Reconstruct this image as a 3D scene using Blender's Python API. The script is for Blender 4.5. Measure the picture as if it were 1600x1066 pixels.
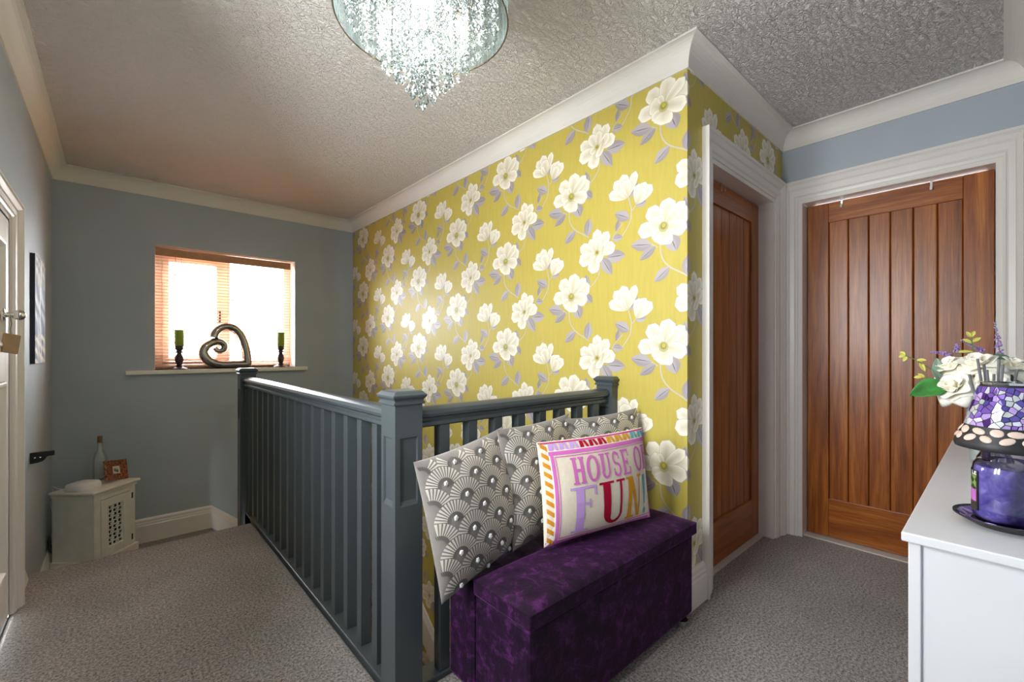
import bpy, bmesh, math, random
from math import sin, cos, pi, sqrt, radians, atan2
from mathutils import Vector, Matrix, Euler
random.seed(7)
for o in list(bpy.data.objects): bpy.data.objects.remove(o)
SC = bpy.context.scene
COL = SC.collection

# ------------------------------------------------------------------ camera
CAMZ = 1.11
cam = bpy.data.objects.new('camera', bpy.data.cameras.new('camera'))
COL.objects.link(cam)
cam.location = (0, 0, CAMZ)
cam.rotation_euler = (radians(90), 0, radians(-41.943))
cam.data.sensor_fit = 'HORIZONTAL'; cam.data.sensor_width = 36
cam.data.lens = 689.19/1600*36
cam.data.shift_y = 13.16/1600
cam.data.clip_start = 0.02
SC.camera = cam

# ------------------------------------------------------------------ world, daylight portals, exposure
W = bpy.data.worlds.new('overcast_sky'); SC.world = W; W.use_nodes = True
bg = W.node_tree.nodes['Background']
bg.inputs[0].default_value = (0.97, 0.98, 1.0, 1); bg.inputs[1].default_value = 13.0
def portal(name, loc, rot, sx, sy):
    l = bpy.data.lights.new(name, 'AREA'); l.shape = 'RECTANGLE'; l.size = sx; l.size_y = sy
    l.cycles.is_portal = True
    o = bpy.data.objects.new(name, l); COL.objects.link(o); o.location = loc; o.rotation_euler = rot
    return o
portal('daylight_portal_stairs', (0.745, 4.76, 1.44), (radians(-90), 0, 0), 1.05, 1.0)
portal('fill_window_portal', (-0.45, 1.01, 1.46), (0, radians(-90), 0), 1.12, 0.90)  # guides sky light through the added, unseen fill window
SC.view_settings.view_transform = 'Standard'; SC.view_settings.look = 'None'
SC.view_settings.exposure = 1.30; SC.view_settings.gamma = 1.0
SC.view_settings.use_curve_mapping = False
SC.cycles.max_bounces = 12; SC.cycles.diffuse_bounces = 10; SC.cycles.transparent_max_bounces = 24
SC.cycles.sample_clamp_indirect = 6.0; SC.cycles.caustics_reflective = False; SC.cycles.caustics_refractive = False

# ------------------------------------------------------------------ room measures (metres, landing floor = 0)
XL, XW, YW, YR, XR, YN, YB, XP = -0.334, 1.816, 4.469, 0.9005, 3.026, -0.08, -1.8, 0.55
ZC, ZB = 2.41, 2.316      # ceiling, bottom of coving

# ------------------------------------------------------------------ helpers
def srgb(r, g, b):
    def f(c):
        c /= 255.0
        return c/12.92 if c <= 0.04045 else ((c+0.055)/1.055)**2.4
    return (f(r), f(g), f(b), 1.0)

class NT:
    def __init__(s, name):
        s.m = bpy.data.materials.new(name); s.m.use_nodes = True
        s.t = s.m.node_tree; s.p = s.t.nodes['Principled BSDF']; s.out = s.t.nodes['Material Output']
    def n(s, typ, **kw):
        nd = s.t.nodes.new(typ)
        for k, v in kw.items():
            if k in nd.inputs: nd.inputs[k].default_value = v
            else: setattr(nd, k, v)
        return nd
    def l(s, a, b): s.t.links.new(a, b)
    def coord(s, kind='Object', scale=(1, 1, 1), rot=(0, 0, 0)):
        tc = s.n('ShaderNodeTexCoord'); mp = s.n('ShaderNodeMapping')
        mp.inputs['Scale'].default_value = scale; mp.inputs['Rotation'].default_value = rot
        s.l(tc.outputs[kind], mp.inputs['Vector']); return mp.outputs['Vector']
    def noise(s, vec, scale, detail=3, rough=0.55, dist=0.0):
        nd = s.n('ShaderNodeTexNoise'); nd.inputs['Scale'].default_value = scale
        nd.inputs['Detail'].default_value = detail; nd.inputs['Roughness'].default_value = rough
        nd.inputs['Distortion'].default_value = dist
        s.l(vec, nd.inputs['Vector']); return nd.outputs['Fac']
    def ramp(s, fac, stops):
        r = s.n('ShaderNodeValToRGB'); e = r.color_ramp.elements
        while len(e) < len(stops): e.new(0.5)
        for el, (p, c) in zip(e, stops): el.position = p; el.color = c
        s.l(fac, r.inputs['Fac']); return r.outputs['Color']
    def bump(s, h, strength, dist):
        b = s.n('ShaderNodeBump'); b.inputs['Strength'].default_value = strength; b.inputs['Distance'].default_value = dist
        s.l(h, b.inputs['Height']); s.l(b.outputs['Normal'], s.p.inputs['Normal']); return b
    def set(s, col=None, rough=None, metal=None, spec=None, **kw):
        if col is not None: s.p.inputs['Base Color'].default_value = col
        if rough is not None: s.p.inputs['Roughness'].default_value = rough
        if metal is not None: s.p.inputs['Metallic'].default_value = metal
        if spec is not None: s.p.inputs['Specular IOR Level'].default_value = spec
        for k, v in kw.items(): s.p.inputs[k.replace('_', ' ')].default_value = v
        return s

def plain(name, col, rough=0.5, metal=0.0, spec=0.5, var=0.06, vs=12, bump=0.0, bs=150, bd=0.001):
    t = NT(name); t.set(col, rough, metal, spec)
    v = t.coord()
    if var > 0:
        a = [max(0, c*(1-var)) for c in col[:3]]+[1]; b = [min(1, c*(1+var)) for c in col[:3]]+[1]
        t.l(t.ramp(t.noise(v, vs, 3), [(0.3, a), (0.7, b)]), t.p.inputs['Base Color'])
    if bump > 0: t.bump(t.noise(v, bs, 2), bump, bd)
    return t.m

M = {}
M['wall'] = plain('blue_grey_wall_paint', srgb(171, 181, 190), 0.55, var=0.03, vs=3, bump=0.10, bs=60)
M['white'] = plain('white_gloss_paint', srgb(228, 223, 217), 0.32, var=0.02, vs=5)
M['cove'] = plain('white_matt_coving_paint', srgb(226, 222, 214), 0.6, var=0.02, vs=4)
M['slate'] = plain('slate_grey_satin_paint', srgb(70, 77, 80), 0.30, var=0.05, vs=9)
M['console'] = plain('white_console_lacquer', srgb(222, 222, 225), 0.3, var=0.01)
M['cream'] = plain('cream_chalk_paint', srgb(238, 236, 224), 0.55, var=0.05, vs=14, bump=0.15, bs=50)
M['chrome'] = plain('polished_chrome', (0.8, 0.8, 0.8, 1), 0.12, 1.0, var=0)
M['black'] = plain('black_plastic', srgb(22, 22, 24), 0.4, var=0)
M['cavityshade'] = plain('painted_cavity_shade', srgb(20, 19, 18), 0.9, var=0)
M['upvc'] = plain('white_window_plastic', srgb(240, 240, 240), 0.3, var=0)
M['whiteplastic'] = plain('white_device_plastic', srgb(240, 240, 238), 0.35, var=0)
M['candle'] = plain('green_candle_wax', srgb(140, 160, 45), 0.5, var=0.08, vs=40)
M['turned'] = plain('dark_plum_turned_wood', srgb(58, 42, 46), 0.35, var=0.2, vs=30)
M['heart'] = plain('silver_glazed_ceramic', srgb(178, 170, 160), 0.14, 1.0, var=0.05, vs=4)
M['purplepipe'] = plain('magenta_trim', srgb(200, 70, 150), 0.8, var=0.05)
M['linen'] = plain('ivory_linen', srgb(228, 216, 196), 0.9, var=0.04, vs=60, bump=0.3, bs=500)
M['stem'] = plain('green_stem', srgb(88, 110, 60), 0.5)
M['rosepetal'] = plain('white_rose_petal', srgb(244, 241, 228), 0.5, var=0.03, vs=30)
M['eucalyptus'] = plain('eucalyptus_leaf', srgb(120, 145, 125), 0.5, var=0.12, vs=20)
M['limeleaf'] = plain('lime_leaf', srgb(200, 195, 90), 0.5, var=0.1, vs=30)
M['leaf'] = plain('rose_leaf_green', srgb(70, 140, 65), 0.35, var=0.35, vs=18)
M['lavender'] = plain('lavender_purple', srgb(165, 135, 195), 0.7, var=0.2, vs=80)
M['reed'] = plain('grey_reed', srgb(112, 112, 114), 0.7, var=0.1, vs=30)
M['grout'] = plain('black_grout', srgb(30, 28, 32), 0.5, var=0.1)
M['pebble'] = plain('pearl_pebble', srgb(214, 190, 176), 0.25, var=0.18, vs=35)
M['cork'] = plain('cork', srgb(120, 95, 62), 0.8, var=0.25, vs=120)
M['tagwood'] = plain('brown_tag_wood', srgb(165, 135, 105), 0.7, var=0.1)
M['canvasedge'] = plain('navy_canvas_edge', srgb(38, 40, 55), 0.7, var=0.05)
M['brass'] = plain('dark_bronze', srgb(95, 85, 65), 0.35, 1.0, var=0)
M['gem'] = plain('pale_crystal_gem', srgb(238, 238, 240), 0.10, 0.0, spec=0.9, var=0.12, vs=160)
M['alu'] = plain('aluminium_strip', srgb(205, 200, 194), 0.4, 0.0, var=0)

# artex ceiling
t = NT('artex_ceiling'); t.set(srgb(246, 240, 235), 0.75)
v = t.coord(scale=(1.0, 2.1, 1.0), rot=(0, 0, radians(42)))
n1 = t.noise(v, 26, 4, 0.6, 0.9)
r1 = t.ramp(n1, [(0.35, (0, 0, 0, 1)), (0.52, (1, 1, 1, 1)), (0.70, (0.25, 0.25, 0.25, 1))])
t.bump(r1, 1.0, 0.012); M['artex'] = t.m

# carpet
def carpet(name):
    t = NT(name); t.set(rough=0.95, spec=0.1, Sheen_Weight=0.25, Sheen_Roughness=0.5)
    v = t.coord(); fine = t.noise(v, 105, 4, 0.95); big = t.noise(v, 3.2, 4, 0.6)
    c1 = t.ramp(fine, [(0.38, srgb(56, 53, 52)), (0.62, srgb(192, 183, 177))])
    c2 = t.ramp(big, [(0.3, (0.76, 0.76, 0.76, 1)), (0.7, (1.0, 1.0, 1.0, 1))])
    mx = t.n('ShaderNodeMix', data_type='RGBA', blend_type='MULTIPLY'); mx.inputs['Factor'].default_value = 1
    t.l(c1, mx.inputs['A']); t.l(c2, mx.inputs['B']); t.l(mx.outputs['Result'], t.p.inputs['Base Color'])
    t.bump(t.noise(v, 190, 2, 0.9), 0.35, 0.004); return t.m
M['carpet'] = carpet('grey_pile_carpet')

# oak (grain along a chosen axis)
def oak(name, axis):
    t = NT(name); t.set(rough=0.33, spec=0.5)
    sc = [14, 14, 14]; sc[axis] = 0.9
    tc = t.n('ShaderNodeTexCoord'); oi = t.n('ShaderNodeObjectInfo'); mp = t.n('ShaderNodeMapping')
    mp.inputs['Scale'].default_value = sc
    va = t.n('ShaderNodeVectorMath', operation='ADD')
    sm = t.n('ShaderNodeMath', operation='MULTIPLY'); sm.inputs[1].default_value = 37.0
    t.l(oi.outputs['Random'], sm.inputs[0]); t.l(sm.outputs[0], va.inputs[1])
    t.l(tc.outputs['Object'], va.inputs[0]); t.l(va.outputs[0], mp.inputs['Vector'])
    g = t.noise(mp.outputs['Vector'], 2.2, 5, 0.6, 0.6)
    sc2 = [130, 130, 130]; sc2[axis] = 3.0
    mp2 = t.n('ShaderNodeMapping'); mp2.inputs['Scale'].default_value = sc2
    t.l(va.outputs[0], mp2.inputs['Vector']); f = t.noise(mp2.outputs['Vector'], 2.0, 3, 0.6)
    c1 = t.ramp(g, [(0.25, srgb(110, 54, 16)), (0.5, srgb(158, 88, 30)), (0.75, srgb(190, 120, 50))])
    c2 = t.ramp(f, [(0.38, (0.62, 0.55, 0.48, 1)), (0.56, (1, 1, 1, 1))])
    mx = t.n('ShaderNodeMix', data_type='RGBA', blend_type='MULTIPLY'); mx.inputs['Factor'].default_value = 0.8
    t.l(c1, mx.inputs['A']); t.l(c2, mx.inputs['B']); t.l(mx.outputs['Result'], t.p.inputs['Base Color'])
    t.bump(f, 0.12, 0.002); return t.m
M['oak_z'] = oak('varnished_oak_upright', 2); M['oak_y'] = oak('varnished_oak_across', 1); M['oak_x'] = oak('varnished_oak_rail', 0)

# crushed velvet
t = NT('purple_crushed_velvet'); t.set(rough=0.7, spec=0.2, Sheen_Weight=0.3, Sheen_Roughness=0.3)
t.p.inputs['Sheen Tint'].default_value = srgb(200, 110, 215)
v = t.coord(); n1 = t.noise(v, 24, 8, 0.72, 0.35)
t.l(t.ramp(n1, [(0.28, srgb(10, 2, 12)), (0.52, srgb(34, 9, 39)), (0.80, srgb(98, 40, 106))]), t.p.inputs['Base Color'])
t.bump(n1, 0.35, 0.012); M['velvet'] = t.m
# grey velvet of the scallop cushions
M['greyvelvet'] = plain('grey_velvet', srgb(128, 122, 116), 0.8, var=0.08, vs=30)
M['greyvelvet'].node_tree.nodes['Principled BSDF'].inputs['Sheen Weight'].default_value = 0.4

# wallpaper ground and vertex-coloured print
t = NT('chartreuse_wallpaper'); t.set(rough=0.46, spec=0.32)
v = t.coord(scale=(1, 1, 0.12)); n1 = t.noise(v, 60, 3); n2 = t.noise(t.coord(), 380, 2)
c = t.ramp(n1, [(0.3, srgb(187, 170, 79)), (0.7, srgb(194, 177, 87))])
t.l(c, t.p.inputs['Base Color']); t.bump(n2, 0.12, 0.0008); M['paper'] = t.m
def vcol(name, rough, spec=0.5, metal=0.0):
    t = NT(name); t.set(rough=rough, spec=spec, metal=metal)
    a = t.n('ShaderNodeVertexColor'); a.layer_name = 'Col'
    t.l(a.outputs['Color'], t.p.inputs['Base Color']); return t.m
M['print'] = vcol('floral_print_ink', 0.46, 0.8)
M['ink'] = vcol('stitched_applique', 0.9, 0.2)
M['foil'] = vcol('silver_foil_print', 0.36, 0.6, 0.35)
M['art'] = vcol('canvas_picture_print', 0.6)
# glass-like materials (let light through, keep a sharp reflection)
def clear(name, tint, gloss, rough=0.02):
    t = NT(name); t.t.nodes.remove(t.p)
    tr = t.n('ShaderNodeBsdfTransparent'); tr.inputs['Color'].default_value = tint
    gl = t.n('ShaderNodeBsdfGlossy'); gl.inputs['Roughness'].default_value = rough; gl.inputs['Color'].default_value = (1, 1, 1, 1)
    fr = t.n('ShaderNodeLayerWeight'); fr.inputs['Blend'].default_value = gloss
    mx = t.n('ShaderNodeMixShader'); t.l(fr.outputs['Fresnel'], mx.inputs[0]); t.l(tr.outputs[0], mx.inputs[1]); t.l(gl.outputs[0], mx.inputs[2])
    t.l(mx.outputs[0], t.out.inputs['Surface']); return t.m
M['glass'] = clear('window_glass', (0.98, 0.99, 0.99, 1), 0.15)
M['jar'] = clear('jar_glass', (0.92, 0.9, 0.97, 1), 0.35)
def paleglass(name, tint, body, gl_f, dm=0.28):
    m = clear(name, tint, gl_f, 0.06); nt = m.node_tree
    out = nt.nodes['Material Output']; src = out.inputs['Surface'].links[0].from_socket
    d = nt.nodes.new('ShaderNodeBsdfDiffuse'); d.inputs['Color'].default_value = body; mx = nt.nodes.new('ShaderNodeMixShader'); mx.inputs[0].default_value = dm
    nt.links.new(src, mx.inputs[1]); nt.links.new(d.outputs[0], mx.inputs[2]); nt.links.new(mx.outputs[0], out.inputs['Surface']); return m
M['bottle'] = paleglass('ribbed_bottle_glass', (0.90, 0.93, 0.91, 1), (0.75, 0.8, 0.78, 1), 0.3)
M['crystal'] = paleglass('cut_crystal', (0.93, 0.98, 0.98, 1), (0.85, 0.92, 0.92, 1), 0.42, 0.02)
# chandelier shade: sheer woven organza
t = NT('sheer_silver_organza'); t.t.nodes.remove(t.p)
df = t.n('ShaderNodeBsdfTranslucent'); df.inputs['Color'].default_value = srgb(120, 142, 143)
d2 = t.n('ShaderNodeBsdfDiffuse'); d2.inputs['Color'].default_value = srgb(112, 136, 138)
tr = t.n('ShaderNodeBsdfTransparent'); m1 = t.n('ShaderNodeMixShader'); m2 = t.n('ShaderNodeMixShader')
v = t.coord(scale=(1, 1, 0.05)); fac = t.ramp(t.noise(v, 160, 2), [(0.35, (0.30, 0.30, 0.30, 1)), (0.65, (0.65, 0.65, 0.65, 1))])
m1.inputs[0].default_value = 0.5
t.l(df.outputs[0], m1.inputs[1]); t.l(d2.outputs[0], m1.inputs[2]); t.l(m1.outputs[0], m2.inputs[1]); t.l(tr.outputs[0], m2.inputs[2])
t.l(fac, m2.inputs[0]); t.l(m2.outputs[0], t.out.inputs['Surface']); M['organza'] = t.m
# blind slats: pale wood that glows a little with the light behind
t = NT('pale_wood_slat'); t.set(srgb(226, 186, 152), 0.45)
t.p.inputs['Transmission Weight'].default_value = 0
tl = t.n('ShaderNodeBsdfTranslucent'); tl.inputs['Color'].default_value = srgb(240, 180, 140)
mx = t.n('ShaderNodeMixShader'); mx.inputs[0].default_value = 0.30
t.l(t.p.outputs[0], mx.inputs[1]); t.l(tl.outputs[0], mx.inputs[2]); t.l(mx.outputs[0], t.out.inputs['Surface']); M['slat'] = t.m
M['headrail'] = plain('wood_headrail', srgb(178, 132, 92), 0.45, var=0.12, vs=30)
# bulbs
t = NT('lit_bulb'); t.set((1, 1, 1, 1)); t.p.inputs['Emission Color'].default_value = (1, 0.9, 0.78, 1); t.p.inputs['Emission Strength'].default_value = 10; M['bulb'] = t.m
# wax, plate, mosaic
t = NT('violet_candle_wax'); t.set(rough=0.35, Coat_Weight=0.6)
v = t.coord(scale=(1, 1, 1)); n1 = t.noise(v, 26, 5, 0.6, 2.2)
t.l(t.ramp(n1, [(0.3, srgb(74, 62, 140)), (0.55, srgb(112, 104, 182)), (0.72, srgb(165, 160, 214))]), t.p.inputs['Base Color']); M['wax'] = t.m
MOS = [plain('mosaic_tile_%s' % n, srgb(*c), 0.15, 0.25, var=0.12, vs=60) for n, c in
       (('violet', (120, 88, 176)), ('lilac', (178, 152, 212)), ('pearl', (205, 205, 220)), ('indigo', (84, 74, 150)), ('plum', (72, 38, 110)), ('silver', (185, 190, 190)))]
# leopard frame
t = NT('copper_leopard_print'); t.set(rough=0.4)
v = t.coord(); vo = t.n('ShaderNodeTexVoronoi'); vo.inputs['Scale'].default_value = 95; t.l(v, vo.inputs['Vector'])
t.l(t.ramp(vo.outputs['Distance'], [(0.25, srgb(42, 18, 12)), (0.4, srgb(120, 62, 36)), (0.7, srgb(168, 104, 70))]), t.p.inputs['Base Color']); M['leopard'] = t.m

class MB:
    def __init__(s): s.v = []; s.f = []; s.m = []; s.c = []
    def add(s, vs, fs, m=0, cols=None):
        b = len(s.v); s.v += [tuple(x) for x in vs]; s.f += [tuple(b+i for i in f) for f in fs]; s.m += [m]*len(fs)
        s.c += cols if cols else [(1, 1, 1, 1)]*len(vs)
    def box(s, x0, x1, y0, y1, z0, z1, m=0):
        vs = [(x, y, z) for z in (z0, z1) for y in (y0, y1) for x in (x0, x1)]
        s.add(vs, [(0, 2, 3, 1), (4, 5, 7, 6), (0, 1, 5, 4), (2, 6, 7, 3), (0, 4, 6, 2), (1, 3, 7, 5)], m)
    def rings(s, rs, m=0, cap=True, cols=None):
        n = len(rs[0]); vs = [p for r in rs for p in r]; fs = []
        for i in range(len(rs)-1):
            for j in range(n):
                fs.append((i*n+j, i*n+(j+1) % n, (i+1)*n+(j+1) % n, (i+1)*n+j))
        if cap: fs.append(tuple(range(n-1, -1, -1))); fs.append(tuple((len(rs)-1)*n+j for j in range(n)))
        s.add(vs, fs, m, cols)
    def lathe(s, prof, n=24, c=(0, 0, 0), m=0, cap=True):
        s.rings([[(c[0]+r*cos(2*pi*j/n), c[1]+r*sin(2*pi*j/n), c[2]+z) for j in range(n)] for r, z in prof], m, cap)
    def sqlathe(s, prof, c=(0, 0, 0), m=0):
        s.rings([[(c[0]+a*r, c[1]+b*r, c[2]+z) for a, b in ((-1, -1), (1, -1), (1, 1), (-1, 1))] for r, z in prof], m)
    def tube(s, path, rad, n=8, m=0, flat=1.0, up=(0, 0, 1)):
        P = [Vector(p) for p in path]; rs = []
        for i, p in enumerate(P):
            d = (P[min(i+1, len(P)-1)]-P[max(i-1, 0)]).normalized()
            u = Vector(up)
            if abs(d.dot(u)) > 0.97: u = Vector((1, 0, 0)) if abs(d.x) < 0.9 else Vector((0, 1, 0))
            a = d.cross(u).normalized(); b = a.cross(d).normalized()
            r = rad(i/(len(P)-1)) if callable(rad) else rad
            rs.append([p+a*(r*flat*cos(2*pi*k/n))+b*(r*sin(2*pi*k/n)) for k in range(n)])
        s.rings(rs, m)
    def prism(s, poly, fn, m=0):   # poly: list of 2D; fn(a,b,k) -> 3D for k=0,1
        n = len(poly)
        vs = [fn(a, b, 0) for a, b in poly]+[fn(a, b, 1) for a, b in poly]
        fs = [tuple(range(n-1, -1, -1)), tuple(range(n, 2*n))]+[(j, (j+1) % n, n+(j+1) % n, n+j) for j in range(n)]
        s.add(vs, fs, m)
    def grid(s, fn, nu, nv, m=0, cf=None):
        vs = []; cs = []
        for i in range(nu+1):
            for j in range(nv+1):
                vs.append(fn(i/nu, j/nv)); cs.append(cf(i/nu, j/nv) if cf else (1, 1, 1, 1))
        fs = [(i*(nv+1)+j, (i+1)*(nv+1)+j, (i+1)*(nv+1)+j+1, i*(nv+1)+j+1) for i in range(nu) for j in range(nv)]
        s.add(vs, fs, m, cs)
    def mesh(s, name, mats, smooth=False, col=False, fix=True):
        me = bpy.data.meshes.new(name); me.from_pydata(s.v, [], s.f); 
        for x in (mats if isinstance(mats, (list, tuple)) else [mats]): me.materials.append(x)
        me.polygons.foreach_set('material_index', s.m)
        if col:
            at = me.color_attributes.new('Col', 'FLOAT_COLOR', 'POINT')
            at.data.foreach_set('color', [x for c in s.c for x in c])
        if fix:
            bm = bmesh.new(); bm.from_mesh(me); bmesh.ops.recalc_face_normals(bm, faces=bm.faces); bm.to_mesh(me); bm.free()
        if smooth is not False:
            me.polygons.foreach_set('use_smooth', [True]*len(me.polygons))
            if smooth is not True: me.set_sharp_from_angle(angle=radians(smooth))
        me.update(); return me
    def build(s, name, mats, parent=None, smooth=False, col=False, bev=0, fix=True, loc=None):
        return link(name, s.mesh(name, mats, smooth, col, fix), parent, bev, loc)
def link(name, me, parent=None, bev=0, loc=None, rot=None):
    o = bpy.data.objects.new(name, me); COL.objects.link(o)
    if parent is not None:
        o.parent = parent
        if loc is None:   # mesh written in world coordinates
            root = parent; mats = Matrix.Identity(4); chain = []
            while root is not None: chain.append(root); root = root.parent
            for r in reversed(chain):
                mats = mats @ r.matrix_parent_inverse @ Matrix.LocRotScale(r.location, r.rotation_euler, r.scale)
            o.matrix_parent_inverse = mats.inverted()
    if loc is not None: o.location = loc
    if rot is not None: o.rotation_euler = rot
    if bev: 
        b = o.modifiers.new('bevel', 'BEVEL'); b.width = bev; b.segments = 2; b.limit_method = 'ANGLE'
    return o
def tag(o, label, cat=None, group=None, kind=None):
    o['label'] = label
    if cat: o['category'] = cat
    if group: o['group'] = group
    if kind: o['kind'] = kind
    return o
def thing(name, label, cat, loc=(0, 0, 0), rot=(0, 0, 0), group=None, kind=None):
    o = bpy.data.objects.new(name, None); COL.objects.link(o); o.location = loc; o.rotation_euler = rot
    o.empty_display_size = 0.05
    return tag(o, label, cat, group, kind)
def struct(o, label): o['kind'] = 'structure'; o['label'] = label; return o
def dup(o, parent=None, loc=None, rot=None):
    c = o.copy(); COL.objects.link(c)
    if parent is not None: c.parent = parent
    if loc is not None: c.location = loc
    if rot is not None: c.rotation_euler = rot
    return c

# ------------------------------------------------------------------ walls, floor, ceiling
def slab(mb, axis, c0, c1, a0, a1, z0, z1, holes=(), m=0, mr=None):
    """wall between c0..c1 along axis ('x' or 'y'), spanning a (other axis) and z, with rectangular holes (a0,a1,z0,z1)"""
    A = sorted({a0, a1, *[h[0] for h in holes], *[h[1] for h in holes]}); Z = sorted({z0, z1, *[h[2] for h in holes], *[h[3] for h in holes]})
    P = (lambda c, a, z: (c, a, z)) if axis == 'x' else (lambda c, a, z: (a, c, z))
    inh = lambda a, z: any(h[0] < a < h[1] and h[2] < z < h[3] for h in holes)
    for i in range(len(A)-1):
        for k in range(len(Z)-1):
            if inh((A[i]+A[i+1])/2, (Z[k]+Z[k+1])/2): continue
            for c in (c0, c1):
                mb.add([P(c, A[i], Z[k]), P(c, A[i+1], Z[k]), P(c, A[i+1], Z[k+1]), P(c, A[i], Z[k+1])], [(0, 1, 2, 3)], m)
    def rim(h, mm):
        for (p, q) in (((h[0], h[2]), (h[1], h[2])), ((h[1], h[2]), (h[1], h[3])), ((h[1], h[3]), (h[0], h[3])), ((h[0], h[3]), (h[0], h[2]))):
            mb.add([P(c0, *p), P(c0, *q), P(c1, *q), P(c1, *p)], [(0, 1, 2, 3)], mm)
    rim((a0, a1, z0, z1), m)
    for h in holes: rim(h, m if mr is None else mr)

WIN = (0.230, 1.260, 0.948, 1.938)        # stair window opening: x0,x1,z0,z1
FILL_WIN = (0.56, 1.46, 0.90, 2.02)           # added unseen window in the left wall, lets in fill daylight
D1 = (0.0, 0.815, -0.2, 1.995)             # oak door in end wall (y)
D2 = (2.035, 2.885, -0.2, 1.995)           # oak door in return wall (x)
D3 = (1.98, 2.775, 0.0, 1.665)            # low white door in left wall (y)
mb = MB(); slab(mb, 'x', XL-0.12, XL, YB-0.1, YW, -2.8, 2.5, [D3, FILL_WIN]); struct(mb.build('wall_left', M['wall'], fix=False), 'blue grey painted wall with the white panelled door')
mb = MB(); slab(mb, 'y', YW, YW+0.29, XL-0.12, XW+0.12, -2.8, 2.5, [WIN], 0, 1); struct(mb.build('wall_far', [M['wall'], M['white']], fix=False), 'blue grey wall with the window above the stairs')
mb = MB(); slab(mb, 'x', XR, XR+0.16, YN-0.1, YR+0.12, -0.2, 2.5, [D1]); struct(mb.build('wall_end', M['wall'], fix=False), 'blue grey wall above the wide oak door')
mb = MB(); slab(mb, 'y', YN-0.1, YN, XP, XR, -0.2, 2.5); struct(mb.build('wall_near', M['wall'], fix=False), 'blue grey wall behind the white console')
mb = MB(); slab(mb, 'x', XP, XP+0.1, YB-0.1, YN-0.1, -0.2, 2.5); struct(mb.build('wall_side', M['wall'], fix=False), 'blue grey wall beside the camera')
mb = MB(); slab(mb, 'y', YB-0.1, YB, XL, XP, -0.2, 2.5); struct(mb.build('wall_back', M['wall'], fix=False), 'blue grey wall behind the camera')
mb = MB(); mb.box(XL-0.12, XR+0.16, YB-0.1, YW+0.29, ZC, ZC+0.1); struct(mb.build('ceiling', M['artex']), 'white ceiling with wrinkled textured plaster')
mb = MB(); mb.box(XL, 0.652, YB, 3.23, -0.22, 0); mb.box(0.652, XR+0.16, YB+1.62, 1.275, -0.22, 0); mb.box(2.0, 2.9, 1.275, 1.4, -0.22, 0)
fl = mb.build('floor', M['carpet'], bev=0.018); struct(fl, 'grey pile carpet of the landing')

# ---- floral wallpaper print, drawn in wall coordinates p (to the right, = -Y) and q (up)
def C(r, g, b): return srgb(r, g, b)
IV, IV2, IVS, OUT = C(243, 238, 222), C(222, 213, 190), C(188, 178, 140), C(150, 140, 104)
def mixc(a, b, t): return tuple(a[i]*(1-t)+b[i]*t for i in range(4))
class Print(MB):
    lev = 0
    def blade(s, base, tip, w, cf, nu=8, nv=4, peak=0.6, bend=0.0, up=1, leafy=False):
        bx, by = base; dx, dy = tip[0]-bx, tip[1]-by; L = sqrt(dx*dx+dy*dy) or 1e-6; ux, uy = dx/L, dy/L
        s.lev += up; z = s.lev
        def fn(a, b):
            k = (b-0.5)*2
            ww = w*0.5*(a**peak)*sqrt(max(0, 1-a**4))*1.12+w*0.02
            if leafy: ww = w*0.5*sin(pi*a**0.9)**0.85+w*0.01
            off = k*ww+bend*L*sin(pi*a)
            return (bx+ux*a*L-uy*off, by+uy*a*L+ux*off, z)
        s.grid(fn, nu, nv, 0, cf)
    def petal(s, base, tip, w, sh=0.0, bend=0.0):
        bx, by = base; t2 = (bx+(tip[0]-bx)*1.025, by+(tip[1]-by)*1.025)
        w *= 1.22; s.blade(base, t2, w*1.06, lambda a, b: mixc(OUT, IV2, 0.25+0.3*a), bend=bend)
        def cf(a, b):
            k = abs(b-0.5)*2
            c = mixc(IVS, IV2, min(1, a*1.6)); c = mixc(c, IV, min(1, 0.10+0.9*max(a**4, k**2.5*min(1, a*2))))
            if k < 0.15 and a < 0.8: c = mixc(c, IVS, 0.35)
            return mixc(c, IVS, sh)
        s.blade(base, tip, w, cf, bend=bend)
    def leaf(s, base, tip, w, dark=0.0):
        L1, L2, RB = C(178, 170, 172), C(148, 139, 143), C(104, 97, 100)
        w *= 1.25; s.blade(base, tip, w, lambda a, b: mixc(mixc(L1, L2, (0.75 if b > 0.5 else 0.1)+0.2*a), RB, dark), leafy=True, nu=10)
        s.blade(base, (base[0]+(tip[0]-base[0])*0.93, base[1]+(tip[1]-base[1])*0.93), w*0.09, lambda a, b: RB, nu=3, nv=1)
    def stem(s, pts, w=0.004):
        w *= 1.4
        s.lev += 1
        P = [Vector((x, y)) for x, y in pts]; fine = []
        for i in range(len(P)-1):
            p0, p1, p2, p3 = P[max(i-1, 0)], P[i], P[i+1], P[min(i+2, len(P)-1)]
            for k in range(5):
                u = k/5; fine.append(0.5*((2*p1)+(p2-p0)*u+(2*p0-5*p1+4*p2-p3)*u*u+(3*p1-p0-3*p2+p3)*u**3))
        fine.append(P[-1]); vs = []; fs = []
        for i, p in enumerate(fine):
            d = (fine[min(i+1, len(fine)-1)]-fine[max(i-1, 0)]).normalized(); n = Vector((-d.y, d.x))*w*0.5
            vs += [(p.x-n.x, p.y-n.y, s.lev), (p.x+n.x, p.y+n.y, s.lev)]
        for i in range(len(fine)-1): fs.append((2*i, 2*i+1, 2*i+3, 2*i+2))
        s.add(vs, fs, 0, [C(190, 182, 160)]*len(vs))
    def disc(s, c, r, col, n=10):
        s.lev += 1
        s.add([(c[0]+r*cos(2*pi*k/n), c[1]+r*sin(2*pi*k/n), s.lev) for k in range(n)], [tuple(range(n))], 0, [col]*n)
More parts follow.
